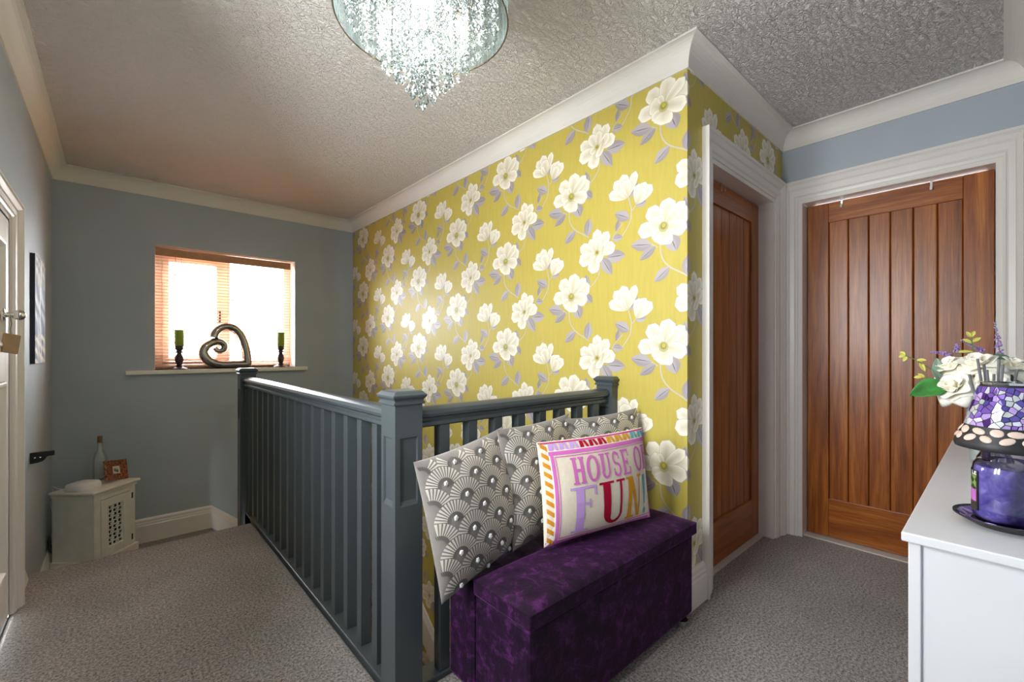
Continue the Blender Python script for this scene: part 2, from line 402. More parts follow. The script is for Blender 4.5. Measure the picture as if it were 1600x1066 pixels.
def motif_A():
    P = Print(); c = (0, 0)
    P.stem([(-.018, -.06), (-.009, -.136), (.027, -.185), (.094, -.225), (.116, -.24)], .005); P.stem([(-.03, -.09), (-.05, -.078), (-.066, -.07)])
    P.leaf((-.06, -.073), (-.168, -.058), .046); P.leaf((-.04, -.084), (-.12, -.136), .034, .2); P.leaf((.032, -.05), (.06, -.122), .055)
    P.leaf((.027, -.188), (-.046, -.245), .038); P.leaf((.106, -.232), (.12, -.142), .042); P.leaf((.10, -.0), (.138, -.045), .034, .15)
    P.petal(c, (.122, .046), .075, .12); P.petal(c, (-.074, .094), .072, .08); P.petal(c, (.027, .117), .074, .1)
    P.petal(c, (-.128, -.004), .07, .05); P.petal(c, (.098, .084), .05); P.petal(c, (-.065, .03), .075, .12, .1)
    P.petal((.015, .0), (-.012, -.082), .095); P.petal(c, (.106, -.03), .068); P.petal((.0, -.02), (-.058, -.045), .04, .0, -.1)
    P.petal((0, 0), (-.022, .052), .03, .1)
    P.disc((.0, -.004), .024, C(176, 172, 118)); P.disc((.0, -.001), .016, C(150, 138, 44)); P.disc((.001, .002), .010, C(186, 172, 66), 7)
    return P
def motif_B():
    P = Print(); c = (0, -.005)
    P.stem([(.016, -.05), (.012, -.11), (-.018, -.15), (-.058, -.178)], .0042);
    P.leaf((.06, -.034), (.166, -.036), .05); P.leaf((.028, -.03), (.09, -.122), .046);
    P.leaf((.118, .082), (.13, .142), .022, .3); P.leaf((.093, .055), (.152, .05), .03)
    P.stem([(.09, .05), (.118, .085), (.15, .115)], .003); P.leaf((-.056, -.176), (-.071, -.102), .028, .2)
    P.petal(c, (.0, .118), .056, .08); P.petal(c, (.068, .094), .056, .06); P.petal(c, (-.108, .045), .058, .05)
    P.petal(c, (.108, .018), .062); P.petal(c, (-.115, -.032), .07); P.petal(c, (-.032, -.1), .07)
    P.petal(c, (-.045, .074), .05, .06); P.petal(c, (.072, .046), .046, .02, -.08); P.petal(c, (.014, .08), .042, .1); P.petal((.04, .03), (-.005, -.052), .036, .0, .1)
    P.petal((-.005, 0), (-.042, -.02), .036, .08)
    P.disc((0, 0), .016, C(190, 180, 120)); P.disc((0, .001), .009, C(148, 132, 44), 8)
    return P
def motif_D():
    P = Print()
    P.stem([(-.012, -.05), (0, -.093), (.005, -.117), (-.002, -.168), (-.038, -.22), (-.07, -.245)], .0042); P.stem([(.033, -.09), (.022, -.106), (.006, -.12)], .0035)
    P.leaf((-.006, -.052), (.042, .002), .034, .1); P.leaf((.028, -.1), (.085, -.096), .026); P.leaf((-.006, -.152), (-.088, -.112), .042)
    b = (-.014, -.052)
    P.petal(b, (.028, .06), .044, .05); P.petal(b, (-.09, .042), .055, .06); P.petal(b, (-.045, .064), .056, .08); P.petal(b, (-.122, -.012), .05); P.petal(b, (-.034, .034), .066, .1); P.petal(b, (-.05, .0), .03, .0, .12)
    b = (.033, -.096)
    P.petal(b, (.046, -.004), .05, .08); P.petal(b, (.08, -.005), .054, .05); P.petal(b, (.112, -.026), .054); P.petal(b, (.072, -.03), .05, .08)
    return P
TH = 0.535
def wall_right():
    mb = MB()
    slab(mb, 'x', XW, XW+0.12, YR, YW, -2.8, 2.5)
    # the return around the corner, with the door opening
    b2 = MB(); slab(b2, 'y', YR, YR+0.12, XW+0.12, XR, -0.2, 2.5, [D2])
    mb.add(b2.v, b2.f, 0)
    me = mb.mesh('wall_right', [M['paper'], M['print']], fix=False)
    # print sheet: s = YR - Y  (negative on the long wall, positive round the corner)
    pr = MB(); smin, smax = YR-YW, XR-XW
    for mk, y0, z0 in ((motif_A(), 1.010, 1.086+CAMZ), (motif_B(), 1.375, 1.025+CAMZ), (motif_D(), 1.18, 0.776+CAMZ)):
        for i in range(-4, 9):
            for j in range(-8, 3):
                s0 = YR-(y0+i*TH); q0 = z0-i*TH/2+j*TH+ (2*TH if i > 3 else 0)
                if s0 < smin-0.25 or s0 > smax+0.25 or q0 > 2.6 or q0 < -2.2: continue
                if s0 > 0.25 and q0 < 1.8: continue
                pr.add([(s0+x, q0+y, 0.00035+z*0.00002) for x, y, z in mk.v], mk.f, 1, mk.c)
    pm = pr.mesh('p', [M['paper'], M['print']], col=True, fix=False)
    bm = bmesh.new(); bm.from_mesh(pm)
    def cut(co, no, clear):
        bmesh.ops.bisect_plane(bm, geom=bm.verts[:]+bm.edges[:]+bm.faces[:], plane_co=co, plane_no=no, clear_outer=clear)
    cut((0, ZB+0.01, 0), (0, 1, 0), True); cut((smin+0.0005, 0, 0), (-1, 0, 0), True); cut((smax-0.0005, 0, 0), (1, 0, 0), True); cut((0, 0, 0), (1, 0, 0), False)
    kill = [f for f in bm.faces if D2[0]-XW < f.calc_center_median().x < D2[1]-XW and f.calc_center_median().y < D2[3]+0.04]
    bmesh.ops.delete(bm, geom=kill, context='FACES')
    for v in bm.verts:
        s, q, h = v.co
        if s <= 1e-6: v.co = (XW-h, YR-s-(h if abs(s) < 1e-6 else 0), q)
        else: v.co = (XW+s, YR-h, q)
    bm.from_mesh(me)   # joins the plain wall faces with the print
    bm.to_mesh(me); bm.free(); bpy.data.meshes.remove(pm)
    me.update()
    o = link('wall_right', me); return o
wr = wall_right(); struct(wr, 'chartreuse wallpaper with large ivory magnolia flowers')

# ---- coving, skirting and casings
def offs(path, a, closed=True):
    n = len(path); out = []
    for i in range(n):
        p = Vector(path[i]); 
        dirs = []
        if closed or i > 0: dirs.append((p-Vector(path[i-1])).normalized())
        if closed or i < n-1: dirs.append((Vector(path[(i+1) % n])-p).normalized())
        ns = [Vector((-d.y, d.x)) for d in dirs]
        if len(ns) == 1: out.append(p+ns[0]*a)
        else:
            m = (ns[0]+ns[1]); m = m/max(1e-6, m.dot(ns[0])); out.append(p+m*a)
    return out
def sweep(mb, path, prof, closed=True, m=0):
    rows = [[(q.x, q.y, z) for q in offs(path, a, closed)] for a, z in prof]
    n = len(path); k = len(rows)
    for i in range(n if closed else n-1):
        j = (i+1) % n
        for r in range(k-1): mb.add([rows[r][i], rows[r][j], rows[r+1][j], rows[r+1][i]], [(0, 1, 2, 3)], m)
    if not closed:
        for e in (0, n-1): mb.add([rows[r][e] for r in range(k)], [tuple(range(k))], m)
room = [(XP, YB), (XP, YN), (XR, YN), (XR, YR), (XW, YR), (XW, YW), (XL, YW), (XL, YB)]
prof = [(0.0, ZB-0.006), (0.008, ZB-0.006), (0.008, ZB)]
for k in range(9):
    a = k/8*pi/2; prof.append((0.008+0.062*(1-cos(a)), ZB+0.086*sin(a)))
prof += [(0.078, ZB+0.086), (0.078, ZC)]
mb = MB(); sweep(mb, room, prof); struct(mb.build('trim_1', M['cove'], smooth=25), 'white coving along the ceiling')
def skirt_prof(z0=0.0, h=0.165, t=0.022):
    return [(0, z0), (t, z0), (t, z0+h-0.055), (t-0.004, z0+h-0.048), (t-0.004, z0+h-0.036), (t-0.009, z0+h-0.03), (t-0.009, z0+h-0.014), (t-0.016, z0+h), (0, z0+h)]
mb = MB(); sweep(mb, [(D2[0]-0.08, YR), (XW, YR), (XW, 1.25)], skirt_prof(), False)
struct(mb.build('baseboard_right', M['white']), 'white moulded skirting below the wallpaper corner')
mb = MB(); sweep(mb, [(0.60, YW), (XL, YW), (XL, 3.36)], skirt_prof(-0.39, 0.185), False)
# raking piece down the stair beside the half landing
def rake(mb, p0, p1, z0, z1, n, h=0.185, t=0.022):
    pr = skirt_prof(0, h, t)
    mb.rings([[(p[0]+n[0]*a, p[1]+n[1]*a, zz+b) for a, b in pr] for p, zz in ((p0, z0), (p1, z1))])
rake(mb, (0.60, YW), (1.22, YW), -0.39, -0.92, (0, -1)); sweep(mb, [(XW, YW), (1.22, YW)], skirt_prof(-0.98, 0.24), False)
struct(mb.build('baseboard_far', M['white']), 'white moulded skirting below the window wall')
mb = MB(); rake(mb, (XW, 3.55), (XW, 1.3), -0.80, -2.55, (-1, 0), 0.26); struct(mb.build('baseboard_stair', M['white']), 'white raking skirting along the stairs')
mb = MB(); rake(mb, (XL, 3.36), (XL, 3.0), -0.30, -0.02, (1, 0), 0.185); sweep(mb, [(XL, 3.02), (XL, 2.86)], skirt_prof(), False); sweep(mb, [(XL, 1.89), (XL, YB)], skirt_prof(), False)
struct(mb.build('baseboard_left', M['white']), 'white moulded skirting on the left wall')
mb = MB(); sweep(mb, [(XP, YN), (XR, YN)], skirt_prof(), False); struct(mb.build('baseboard_near', M['white']), 'white moulded skirting behind the console')

CAS = [(0, 0.0), (0, 0.010), (0.12, 0.014), (0.16, 0.009), (0.22, 0.016), (0.50, 0.018), (0.54, 0.013), (0.60, 0.020), (0.78, 0.029), (0.83, 0.024), (0.88, 0.032), (1.0, 0.032), (1.0, 0.0)]
def casing(name, label, axis, wallc, sign, h, wl, wr_, wt, lin, thick=1.0, stop=0, stop_top=False):
    """three-sided architrave round hole h on wall face wallc, standing out by sign; lin = depth of the lining"""
    root = thing(name, label, None, ((wallc, h[0], 0) if axis == 'x' else (h[0], wallc, 0)), kind='structure')
    P = (lambda a, z, b: (wallc+sign*b, a, z)) if axis == 'x' else (lambda a, z, b: (a, wallc+sign*b, z))
    pr = [(k, b*thick) for k, b in CAS]
    L = MB(); L.rings([[P(h[0]-k*wl, 0, b) for k, b in pr], [P(h[0]-k*wl, h[3]+k*wt, b) for k, b in pr]])
    T = MB(); T.rings([[P(h[0]-k*wl, h[3]+k*wt, b) for k, b in pr], [P(h[1]+k*wr_, h[3]+k*wt, b) for k, b in pr]])
    R_ = MB(); R_.rings([[P(h[1]+k*wr_, 0, b) for k, b in pr], [P(h[1]+k*wr_, h[3]+k*wt, b) for k, b in pr]])
    L.build('side_architrave', M['white'], root); T.build('head_architrave', M['white'], root); R_.build('side_architrave', M['white'], root)
    ln = MB(); th = 0.022; d0, d1 = 0.004, -lin
    def bx(a0, a1, z0, z1, b0, b1):
        p, q = P(a0, z0, b0), P(a1, z1, b1); ln.box(min(p[0], q[0]), max(p[0], q[0]), min(p[1], q[1]), max(p[1], q[1]), z0, z1)
    bx(h[0]-0.001, h[0]+th, 0, h[3], d0, d1); bx(h[1]-th, h[1]+0.001, 0, h[3], d0, d1); bx(h[0]+th, h[1]-th, h[3]-th, h[3]+0.001, d0, d1)
    if stop:
        s0, s1 = -stop, -stop-0.014
        bx(h[0]+th, h[0]+th+0.03, 0, h[3]-th, s0, s1); bx(h[1]-th-0.03, h[1]-th, 0, h[3]-th, s0, s1); bx(h[0]+th, h[1]-th, 0.0, 0.03, s0, s1)
        if stop_top: bx(h[0]+th, h[1]-th, h[3]-th-0.03, h[3]-th, s0, s1)
    ln.build('door_lining', M['white'], root)
    return root
casing('trim_2', 'white moulded door surround in the blue grey end wall', 'x', XR, -1, D1, 0.078, 0.078, 0.112, 0.145, stop=0.126)
casing('trim_3', 'white moulded door surround in the wallpapered return', 'y', YR, -1, D2, 0.08, 0.105, 0.112, 0.135, stop=0.116, stop_top=True)
casing('trim_4', 'white moulded surround of the low panelled door', 'x', XL, 1, D3, 0.075, 0.075, 0.062, 0.10, 1.25)
mb = MB(); mb.box(XR+0.03, XR+0.10, D1[0]+0.02, D1[1]-0.02, 0.0, 0.008); mb.box(D2[0]+0.02, D2[1]-0.02, YR+0.05, YR+0.11, 0, 0.008)
struct(mb.build('trim_5', M['alu']), 'pale metal carpet strips under the oak doors')

# ------------------------------------------------------------------ oak doors
def oak_door(name, label, axis, face, a0, a1, ztop, nb, hooks):
    """axis 'x': door lies in plane x = face (front towards -x), spanning y; axis 'y': plane y = face, spanning x"""
    root = thing(name, label, None, ((face, a0, 0) if axis == 'x' else (a0, face, 0)), kind='structure')
    P = (lambda a, d: (face+d, a)) if axis == 'x' else (lambda a, d: (a, face+d))
    hz = M['oak_y'] if axis == 'x' else M['oak_x']
    def bx(nm, a, b, z0, z1, d0, d1, mat, bev=0.003, par=None):
        p, q = P(a, d0), P(b, d1); cx, cy, cz = (p[0]+q[0])/2, (p[1]+q[1])/2, (z0+z1)/2
        m_ = MB(); m_.box(min(p[0], q[0])-cx, max(p[0], q[0])-cx, min(p[1], q[1])-cy, max(p[1], q[1])-cy, z0-cz, z1-cz)
        r = par or root
        o = m_.build(nm, mat, r, bev=bev, loc=(cx-r.location[0], cy-r.location[1], cz-r.location[2])); return o
    sw = 0.105
    bx('stile', a0, a0+sw, 0.012, ztop, 0, 0.04, M['oak_z']); bx('stile', a1-sw, a1, 0.012, ztop, 0, 0.04, M['oak_z'])
    bx('top_rail', a0+sw, a1-sw, ztop-0.115, ztop, 0, 0.04, hz); bx('bottom_rail', a0+sw, a1-sw, 0.012, 0.237, 0, 0.04, hz)
    bw = (a1-a0-2*sw)/nb
    for k in range(nb):
        bx('board', a0+sw+k*bw+0.0012, a0+sw+(k+1)*bw-0.0012, 0.230, ztop-0.11, 0.010, 0.028, M['oak_z'], 0.0045)
    bx('core_panel', a0+sw-0.01, a1-sw+0.01, 0.05, ztop-0.05, 0.026, 0.0335, M['oak_z'], 0)
    for a in hooks:
        m_ = MB(); p = P(a, -0.006)
        w = 0.009
        def hb(d0, d1, z0, z1):
            p, q = P(a-w/2, d0), P(a+w/2, d1); m_.box(min(p[0], q[0]), max(p[0], q[0]), min(p[1], q[1]), max(p[1], q[1]), z0, z1)
        hb(-0.004, -0.001, ztop-0.045, ztop+0.003); hb(-0.004, 0.044, ztop+0.0015, ztop+0.0035); hb(-0.022, -0.004, ztop-0.045, ztop-0.042); hb(-0.022, -0.019, ztop-0.042, ztop-0.03)
        m_.build('hanging_hook', M['chrome'], root)
    return root
oak_door('door_1', 'wide boarded oak door in the blue grey end wall', 'x', XR+0.085, D1[0]+0.026, D1[1]-0.026, 1.9695, 6, (0.62, 0.245))
oak_door('door_2', 'narrow view of boarded oak door in the wallpapered return', 'y', YR+0.075, D2[0]+0.026, D2[1]-0.026, 1.966, 6, (2.33,))

# ------------------------------------------------------------------ low white door
def white_door():
    y0, y1, zt = D3[0]+0.02, D3[1]-0.004, D3[3]-0.01
    root = thing('door_3', 'low white panelled door with round chrome knob at the left edge', None, (XL, y0, 0), kind='structure')
    x1 = XL+0.004; x0 = x1-0.04
    for ya in (y0, y1-0.09):
        m_ = MB(); m_.box(x0, x1, ya, ya+0.09, 0.012, zt); m_.build('stile', M['white'], root, bev=0.003)
    for z0, z1 in ((0.012, 0.20), (0.98, 1.12), (zt-0.11, zt)):
        m_ = MB(); m_.box(x0, x1, y0+0.09, y1-0.09, z0, z1); m_.build('rail', M['white'], root, bev=0.003)
    for z0, z1 in ((0.20, 0.98), (1.12, zt-0.11)):
        m_ = MB(); m_.box(x0+0.006, x1-0.014, y0+0.088, y1-0.088, z0-0.002, z1+0.002); p = m_.build('panel', M['white'], root)
        f = MB(); pr = [(0, 0.002), (0.006, 0.006), (0.016, 0.004), (0.022, -0.006), (0.028, -0.014)]
        a0, a1 = y0+0.09, y1-0.09
        f.rings([[(x1+b, y, z) for y, z in ((a0+k, z0+k), (a1-k, z0+k), (a1-k, z1-k), (a0+k, z1-k))] for k, b in pr], cap=False)
        f.build('panel_moulding', M['white'], p)
    kz, ky = 1.247, 2.625
    m_ = MB()
    def lx(prof, n=20): m_.rings([[(x1+d, ky+r*cos(2*pi*j/n), kz+r*sin(2*pi*j/n)) for j in range(n)] for r, d in prof])
    lx([(0.026, 0), (0.026, 0.003), (0.021, 0.006), (0.012, 0.009), (0.008, 0.016), (0.009, 0.02), (0.0075, 0.024)] + [(0.021*sin(a), 0.042-0.021*cos(a)) for a in [0.36+k*(pi-0.4)/10 for k in range(11)]])
    m_.build('door_knob', M['chrome'], root, smooth=40)
    return (x1, ky, kz)
kx, ky, kz = white_door()
tg = thing('hanging_tag', 'small brown wooden tag hanging on string from the chrome knob', 'tag', (kx+0.022, ky-0.005, kz-0.13))
m_ = MB(); m_.tube([(kx+0.02, ky, kz-0.008), (kx+0.023, ky+0.006, kz-0.035), (kx+0.021, ky-0.004, kz-0.055), (kx+0.022, ky+0.0, kz-0.078)], 0.0011, 6); m_.build('string', M['canvasedge'], tg)
m_ = MB(); m_.box(-0.006, 0.006, -0.030, 0.030, -0.038, 0.038); b = m_.build('wood_block', M['tagwood'], tg, bev=0.003, loc=(0, -0.004, 0.016)); b.rotation_euler = (radians(-9), 0, radians(-38))

# ------------------------------------------------------------------ windows
def window(name, label, axis, hole, yf, root_c, split, handle=True):
    x0, x1, z0, z1 = hole
    root = thing(name, label, None, root_c, kind='structure')
    P = (lambda a, d, z: (a, yf+d, z)) if axis == 'y' else (lambda a, d, z: (yf-d, a, z))
    def bx(nm, a0, a1, d0, d1, za, zb, mat, par=None, bev=0.004):
        m_ = MB(); p, q = P(a0, d0, za), P(a1, d1, zb)
        m_.box(min(p[0], q[0]), max(p[0], q[0]), min(p[1], q[1]), max(p[1], q[1]), za, zb); return m_.build(nm, mat, par or root, bev=bev)
    f = 0.055
    bx('frame_side', x0, x0+f, 0, 0.07, z0, z1, M['upvc']); bx('frame_side', x1-f, x1, 0, 0.07, z0, z1, M['upvc'])
    bx('frame_head', x0+f, x1-f, 0, 0.07, z1-f, z1, M['upvc']); bx('frame_bottom', x0+f, x1-f, 0, 0.07, z0, z0+f, M['upvc'])
    xs = x0+(x1-x0)*split
    bx('mullion', xs-0.03, xs+0.03, 0, 0.07, z0+f, z1-f, M['upvc'])
    # opening casement on the left
    c = 0.045
    for (a, b, za, zb) in ((x0+f, x0+f+c, z0+f, z1-f), (xs-0.03-c, xs-0.03, z0+f, z1-f), (x0+f+c, xs-0.03-c, z1-f-c, z1-f), (x0+f+c, xs-0.03-c, z0+f, z0+f+c)):
        bx('casement_bar', a, b, -0.015, 0.05, za, zb, M['upvc'])
    bx('pane', x0+f+c, xs-0.03-c, 0.028, 0.032, z0+f+c, z1-f-c, M['glass'], bev=0); bx('pane', xs+0.03, x1-f, 0.028, 0.032, z0+f, z1-f, M['glass'], bev=0)
    if handle: bx('handle', xs-0.06, xs-0.046, -0.04, -0.015, z0+0.36, z0+0.50, M['black'])
    return root
window('window_1', 'white two-light window above the stairs behind the blind', 'y', WIN, YW+0.17, (WIN[0], YW+0.17, WIN[2]), 0.49)
window('added_fill_window', 'added white fill-light window, unseen in the left wall beside the camera', 'x', FILL_WIN, XL-0.04, (XL-0.04, FILL_WIN[0], FILL_WIN[2]), 0.5)
mb = MB(); mb.box(WIN[0]+0.001, WIN[1]-0.001, YW-0.05, YW+0.168, 0.924, WIN[2]); mb.box(0.055, 1.358, YW-0.055, YW, 0.916, WIN[2])
struct(mb.build('trim_6', M['cream'], bev=0.003), 'cream window sill below the blind')
# venetian blind
bl = thing('venetian_blind', 'pale wooden slatted blind hanging in the stair window', 'blind', ((WIN[0]+WIN[1])/2, YW+0.085, WIN[2]))
bx0, bx1 = WIN[0]+0.008, WIN[1]-0.03
bzt = WIN[3]-0.012
m_ = MB(); m_.box(bx0-0.003, bx1+0.004, YW+0.045, YW+0.06, bzt-0.062, bzt); m_.build('valance', M['headrail'], bl, bev=0.003)
m_ = MB(); m_.box(bx0, bx1, YW+0.062, YW+0.105, bzt-0.045, bzt); m_.build('headrail', M['headrail'], bl)
m_ = MB(); 
m_.rings([[(x, 0.0135*cos(a)*1.0, 0.0016*(1-cos(a)**2)*1.0+s_*0.0013) for a, s_ in [(pi*k/6, 1) for k in range(7)]+[(pi*(6-k)/6, -1) for k in range(7)]] for x in (-(bx1-bx0)/2, (bx1-bx0)/2)])
smesh = m_.mesh('slat', M['slat'], smooth=50)
nsl = 35; zb0 = WIN[2]+0.035
for k in range(nsl):
    z = zb0+(bzt-0.072-zb0)*k/(nsl-1)
    link('slat', smesh, bl, 0, ((bx0+bx1)/2-bl.location.x, YW+0.083-bl.location.y, z-bl.location.z), (radians(13), 0, 0))
m_ = MB(); m_.box(bx0, bx1, YW+0.068, YW+0.098, WIN[2]+0.004, WIN[2]+0.022); m_.build('bottom_rail', M['headrail'], bl, bev=0.004)
for x in (bx0+0.13, (bx0+bx1)/2, bx1-0.13):
    for dy in (0.0695, 0.0965):
        m_ = MB(); m_.tube([(x, YW+dy, WIN[2]+0.02), (x, YW+dy, bzt-0.05)], 0.0007, 5); m_.build('ladder_cord', M['headrail'], bl)
for x, zz in ((bx0+0.125, WIN[2]+0.115), (bx0+0.165, WIN[2]+0.10)):
    m_ = MB(); m_.tube([(x, YW+0.058, bzt-0.06), (x, YW+0.058, zz)], 0.0008, 5); c_ = m_.build('pull_cord', M['headrail'], bl)
    m_ = MB(); m_.lathe([(0.002, 0.03), (0.004, 0.026), (0.006, 0.004), (0.004, 0)], 10, (x, YW+0.058, zz-0.03)); m_.build('acorn', M['turned'], c_, smooth=40)
# overhead cable seen through the panes
m_ = MB(); m_.tube([Vector((-1.8, 9.0, 3.49)).lerp(Vector((5.2, 9.0, 0.37)), k/16)+Vector((0, 0, -0.05*sin(pi*k/16))) for k in range(17)], 0.018, 6)
tag(m_.build('overhead_cable', M['black']), 'thin overhead telephone cable outside the window', 'cable')

# ------------------------------------------------------------------ stairs
st = thing('staircase', 'carpeted staircase going down behind the banister', 'staircase', (0.6, 4.0, -0.39), kind='structure')
def step(x0, x1, y0, y1, z): 
    m_ = MB(); m_.box(x0, x1, y0, y1, z-0.22, z); m_.build('step', M['carpet'], st, bev=0.015)
step(XL, 0.655, 3.205, 3.48, -0.195); step(XL, 0.60, 3.455, YW, -0.39)
step(0.575, 0.84, 3.60, YW, -0.585); step(0.815, 1.07, 3.60, YW, -0.78); step(1.045, XW, 3.52, YW, -0.975)
for k in range(8): step(0.78, XW, 3.52-0.235*(k+1)-0.02, 3.52-0.235*k+0.006, -1.17-0.195*k)
mb = MB(); mb.box(0.668, 0.724, 1.30, 3.60, -2.8, -0.02); mb.box(0.724, XW, 1.28, 1.335, -2.8, -0.02); struct(mb.build('wall_stairwell', M['white'], bev=0.002), 'white wall below the landing edge')
mb = MB(); mb.box(XL, XW, 1.2, YW, -2.85, -2.75); struct(mb.build('floor_lower', M['carpet']), 'carpeted floor at the foot of the stairs')

# ------------------------------------------------------------------ balustrade
bal = thing('balustrade', 'slate grey banister with square newels around the stairwell', 'banister', (0.6885, 1.30, 0))
XB, YBL = 0.6885, 1.2998
def newel(cx, cy, half, zb, halfx=None, panels=True):
    hx = halfx or half
    m_ = MB(); zt = 0.940; p0, p1 = 0.617, 0.836; ins, dep = 0.017, 0.007
    cs = [(cx-hx, cy-half), (cx+hx, cy-half), (cx+hx, cy+half), (cx-hx, cy+half)]
    for i in range(4):
        a, b = Vector(cs[i]), Vector(cs[(i+1) % 4]); d = (b-a).normalized(); n = Vector((d.y, -d.x))
        q = lambda s_, z, o_=0.0: (a.x+d.x*s_-n.x*o_, a.y+d.y*s_-n.y*o_, z)
        L = (b-a).length
        if not panels or L < 0.07: m_.add([q(0, zb), q(L, zb), q(L, zt), q(0, zt)], [(0, 1, 2, 3)]); continue
        for z0, z1 in ((zb, p0), (p1, zt)): m_.add([q(0, z0), q(L, z0), q(L, z1), q(0, z1)], [(0, 1, 2, 3)])
        O = [q(0, p0), q(L, p0), q(L, p1), q(0, p1)]; I = [q(ins, p0), q(L-ins, p0), q(L-ins, p1-0.004), q(ins, p1-0.004)]
        J = [q(ins+0.003, p0+0.016, dep), q(L-ins-0.003, p0+0.016, dep), q(L-ins-0.003, p1-0.008, dep), q(ins+0.003, p1-0.008, dep)]
        m_.add(O+I+J, [(0, 4, 7, 3), (1, 2, 6, 5), (3, 7, 6, 2), (4, 5, 9, 8), (5, 6, 10, 9), (6, 7, 11, 10), (7, 4, 8, 11), (8, 9, 10, 11)])
    m_.add([(x, y, zt) for x, y in cs], [(0, 1, 2, 3)])
    post = m_.build('newel_post', M['slate'], bal, fix=True)
    c_ = MB()
    pr = [(0.0, 0.936), (0.007, 0.936), (0.0075, 0.943), (0.003, 0.946), (0.004, 0.951), (0.011, 0.959), (0.012, 0.966), (0.006, 0.971), (0.002, 0.976), (-0.006, 0.979)]
    c_.rings([[(cx+a*(hx+r), cy+b*(half+r), z) for a, b in ((-1, -1), (1, -1), (1, 1), (-1, 1))] for r, z in pr])
    c_.build('cap', M['slate'], post, bev=0.0015)
newel(XB, YBL, 0.0478, -0.02); newel(XB, 3.568, 0.0478, -0.62)
newel(1.7925, 1.2978, 0.0455, -0.02, 0.0232)
RAIL = [(-0.020, 0.852), (0.020, 0.852), (0.026, 0.857), (0.026, 0.868), (0.019, 0.873), (0.019, 0.880), (0.032, 0.887), (0.035, 0.897), (0.031, 0.909), (0.020, 0.917), (0.0, 0.9205),
        (-0.020, 0.917), (-0.031, 0.909), (-0.035, 0.897), (-0.032, 0.887), (-0.019, 0.880), (-0.019, 0.873), (-0.026, 0.868), (-0.026, 0.857)]
m_ = MB(); m_.rings([[(XB+a, y, z) for a, z in RAIL] for y in (YBL+0.0478, 3.568-0.0478)]); m_.build('handrail', M['slate'], bal, smooth=35)
m_ = MB(); m_.rings([[(x, YBL+a, z) for a, z in RAIL] for x in (XB+0.0478, 1.7693)]); m_.build('handrail', M['slate'], bal, smooth=35)
m_ = MB(); m_.box(0.656, 0.732, YBL+0.048, 3.30, -0.02, 0.012); m_.build('base_rail', M['slate'], bal, bev=0.004)
m_ = MB(); m_.box(XB+0.048, 1.769, YBL-0.03, YBL+0.045, -0.02, 0.012); m_.build('base_rail', M['slate'], bal, bev=0.004)
m_ = MB(); m_.box(0.668, 0.718, 3.24, 3.53, -0.26, -0.02); m_.build('string_board', M['slate'], bal, bev=0.003)
def bmesh_bal(z0, w=0.0195):
    m_ = MB(); m_.box(-w, w, -w, w, z0, 0.853); return m_.mesh('baluster', M['slate'])
bm1, bm2 = bmesh_bal(0.012), bmesh_bal(-0.03)
for k in range(16):
    y = 1.472+k*0.1315
    link('baluster', bm1 if y < 3.25 else bm2, bal, 0.0015, (0.6935-bal.location.x, y-bal.location.y, 0))
for k in range(8):
    link('baluster', bm1, bal, 0.0015, (0.840+k*0.1204-bal.location.x, 1.2978-bal.location.y, 0))

# ------------------------------------------------------------------ corner cabinet and what stands on it and beside it
CT = 0.192   # top of cabinet
ang = radians(47.5)
p2 = Vector((-0.1015, 3.887)); e1 = Vector((0.2195, 0.240)).normalized(); e2 = Vector((-e1.y, e1.x))   # e1 along the door face, e2 along the side face
WD, DP = 0.305, 0.275
def cp(a, b, z): q = p2+e1*(a+0.012)+e2*(b+0.012); return (q.x, q.y, z)
cab = thing('corner_cabinet', 'small distressed cream cabinet with fretwork door below the window', 'cabinet', (p2.x, p2.y+0.2, -0.39))
def cbox(nm, a0, a1, b0, b1, z0, z1, mat=None, par=None, bev=0.002):
    m_ = MB(); vs = [cp(a, b, z) for z in (z0, z1) for b in (b0, b1) for a in (a0, a1)]
    m_.add(vs, [(0, 2, 3, 1), (4, 5, 7, 6), (0, 1, 5, 4), (2, 6, 7, 3), (0, 4, 6, 2), (1, 3, 7, 5)])
    return m_.build(nm, mat or M['cream'], par or cab, bev=bev)
cbox('side_panel', 0, 0.018, 0.018, DP, -0.27, CT-0.035); cbox('side_panel', WD-0.018, WD, 0.018, DP, -0.27, CT-0.035); cbox('back_panel', 0.018, WD-0.018, DP-0.012, DP, -0.27, CT-0.035)
cbox('face_frame', 0, 0.042, 0, 0.018, -0.27, CT-0.035); cbox('face_frame', WD-0.042, WD, 0, 0.018, -0.27, CT-0.035); cbox('face_frame', 0.042, WD-0.042, 0, 0.018, CT-0.07, CT-0.035)
cbox('plinth', -0.014, WD+0.014, -0.014, DP, -0.39, -0.262); cbox('top_moulding', -0.008, WD+0.008, -0.008, DP+0.002, CT-0.04, CT-0.018); cbox('top', -0.022, WD+0.022, -0.022, DP+0.004, CT-0.018, CT, bev=0.006)
d0, d1, z0, z1 = 0.046, WD-0.046, -0.255, CT-0.076
dr = cbox('door', d0, d0+0.05, -0.006, 0.014, z0, z1); cbox('door_stile', d1-0.05, d1, -0.006, 0.014, z0, z1, par=dr); cbox('door_rail', d0+0.05, d1-0.05, -0.006, 0.014, z1-0.05, z1, par=dr); cbox('door_rail', d0+0.05, d1-0.05, -0.006, 0.014, z0, z0+0.05, par=dr)
cbox('interior_shade_sheet', d0+0.05, d1-0.05, 0.02, 0.024, z0+0.05, z1-0.05, M['cavityshade'], dr, 0)  # near-black sheet behind the fretwork, paints the shade inside the cabinet
ga0, ga1, gz0, gz1 = d0+0.05, d1-0.05, z0+0.05, z1-0.05
nc, nr = 3, 10; cw = (ga1-ga0)/nc; rh = (gz1-gz0)/nr
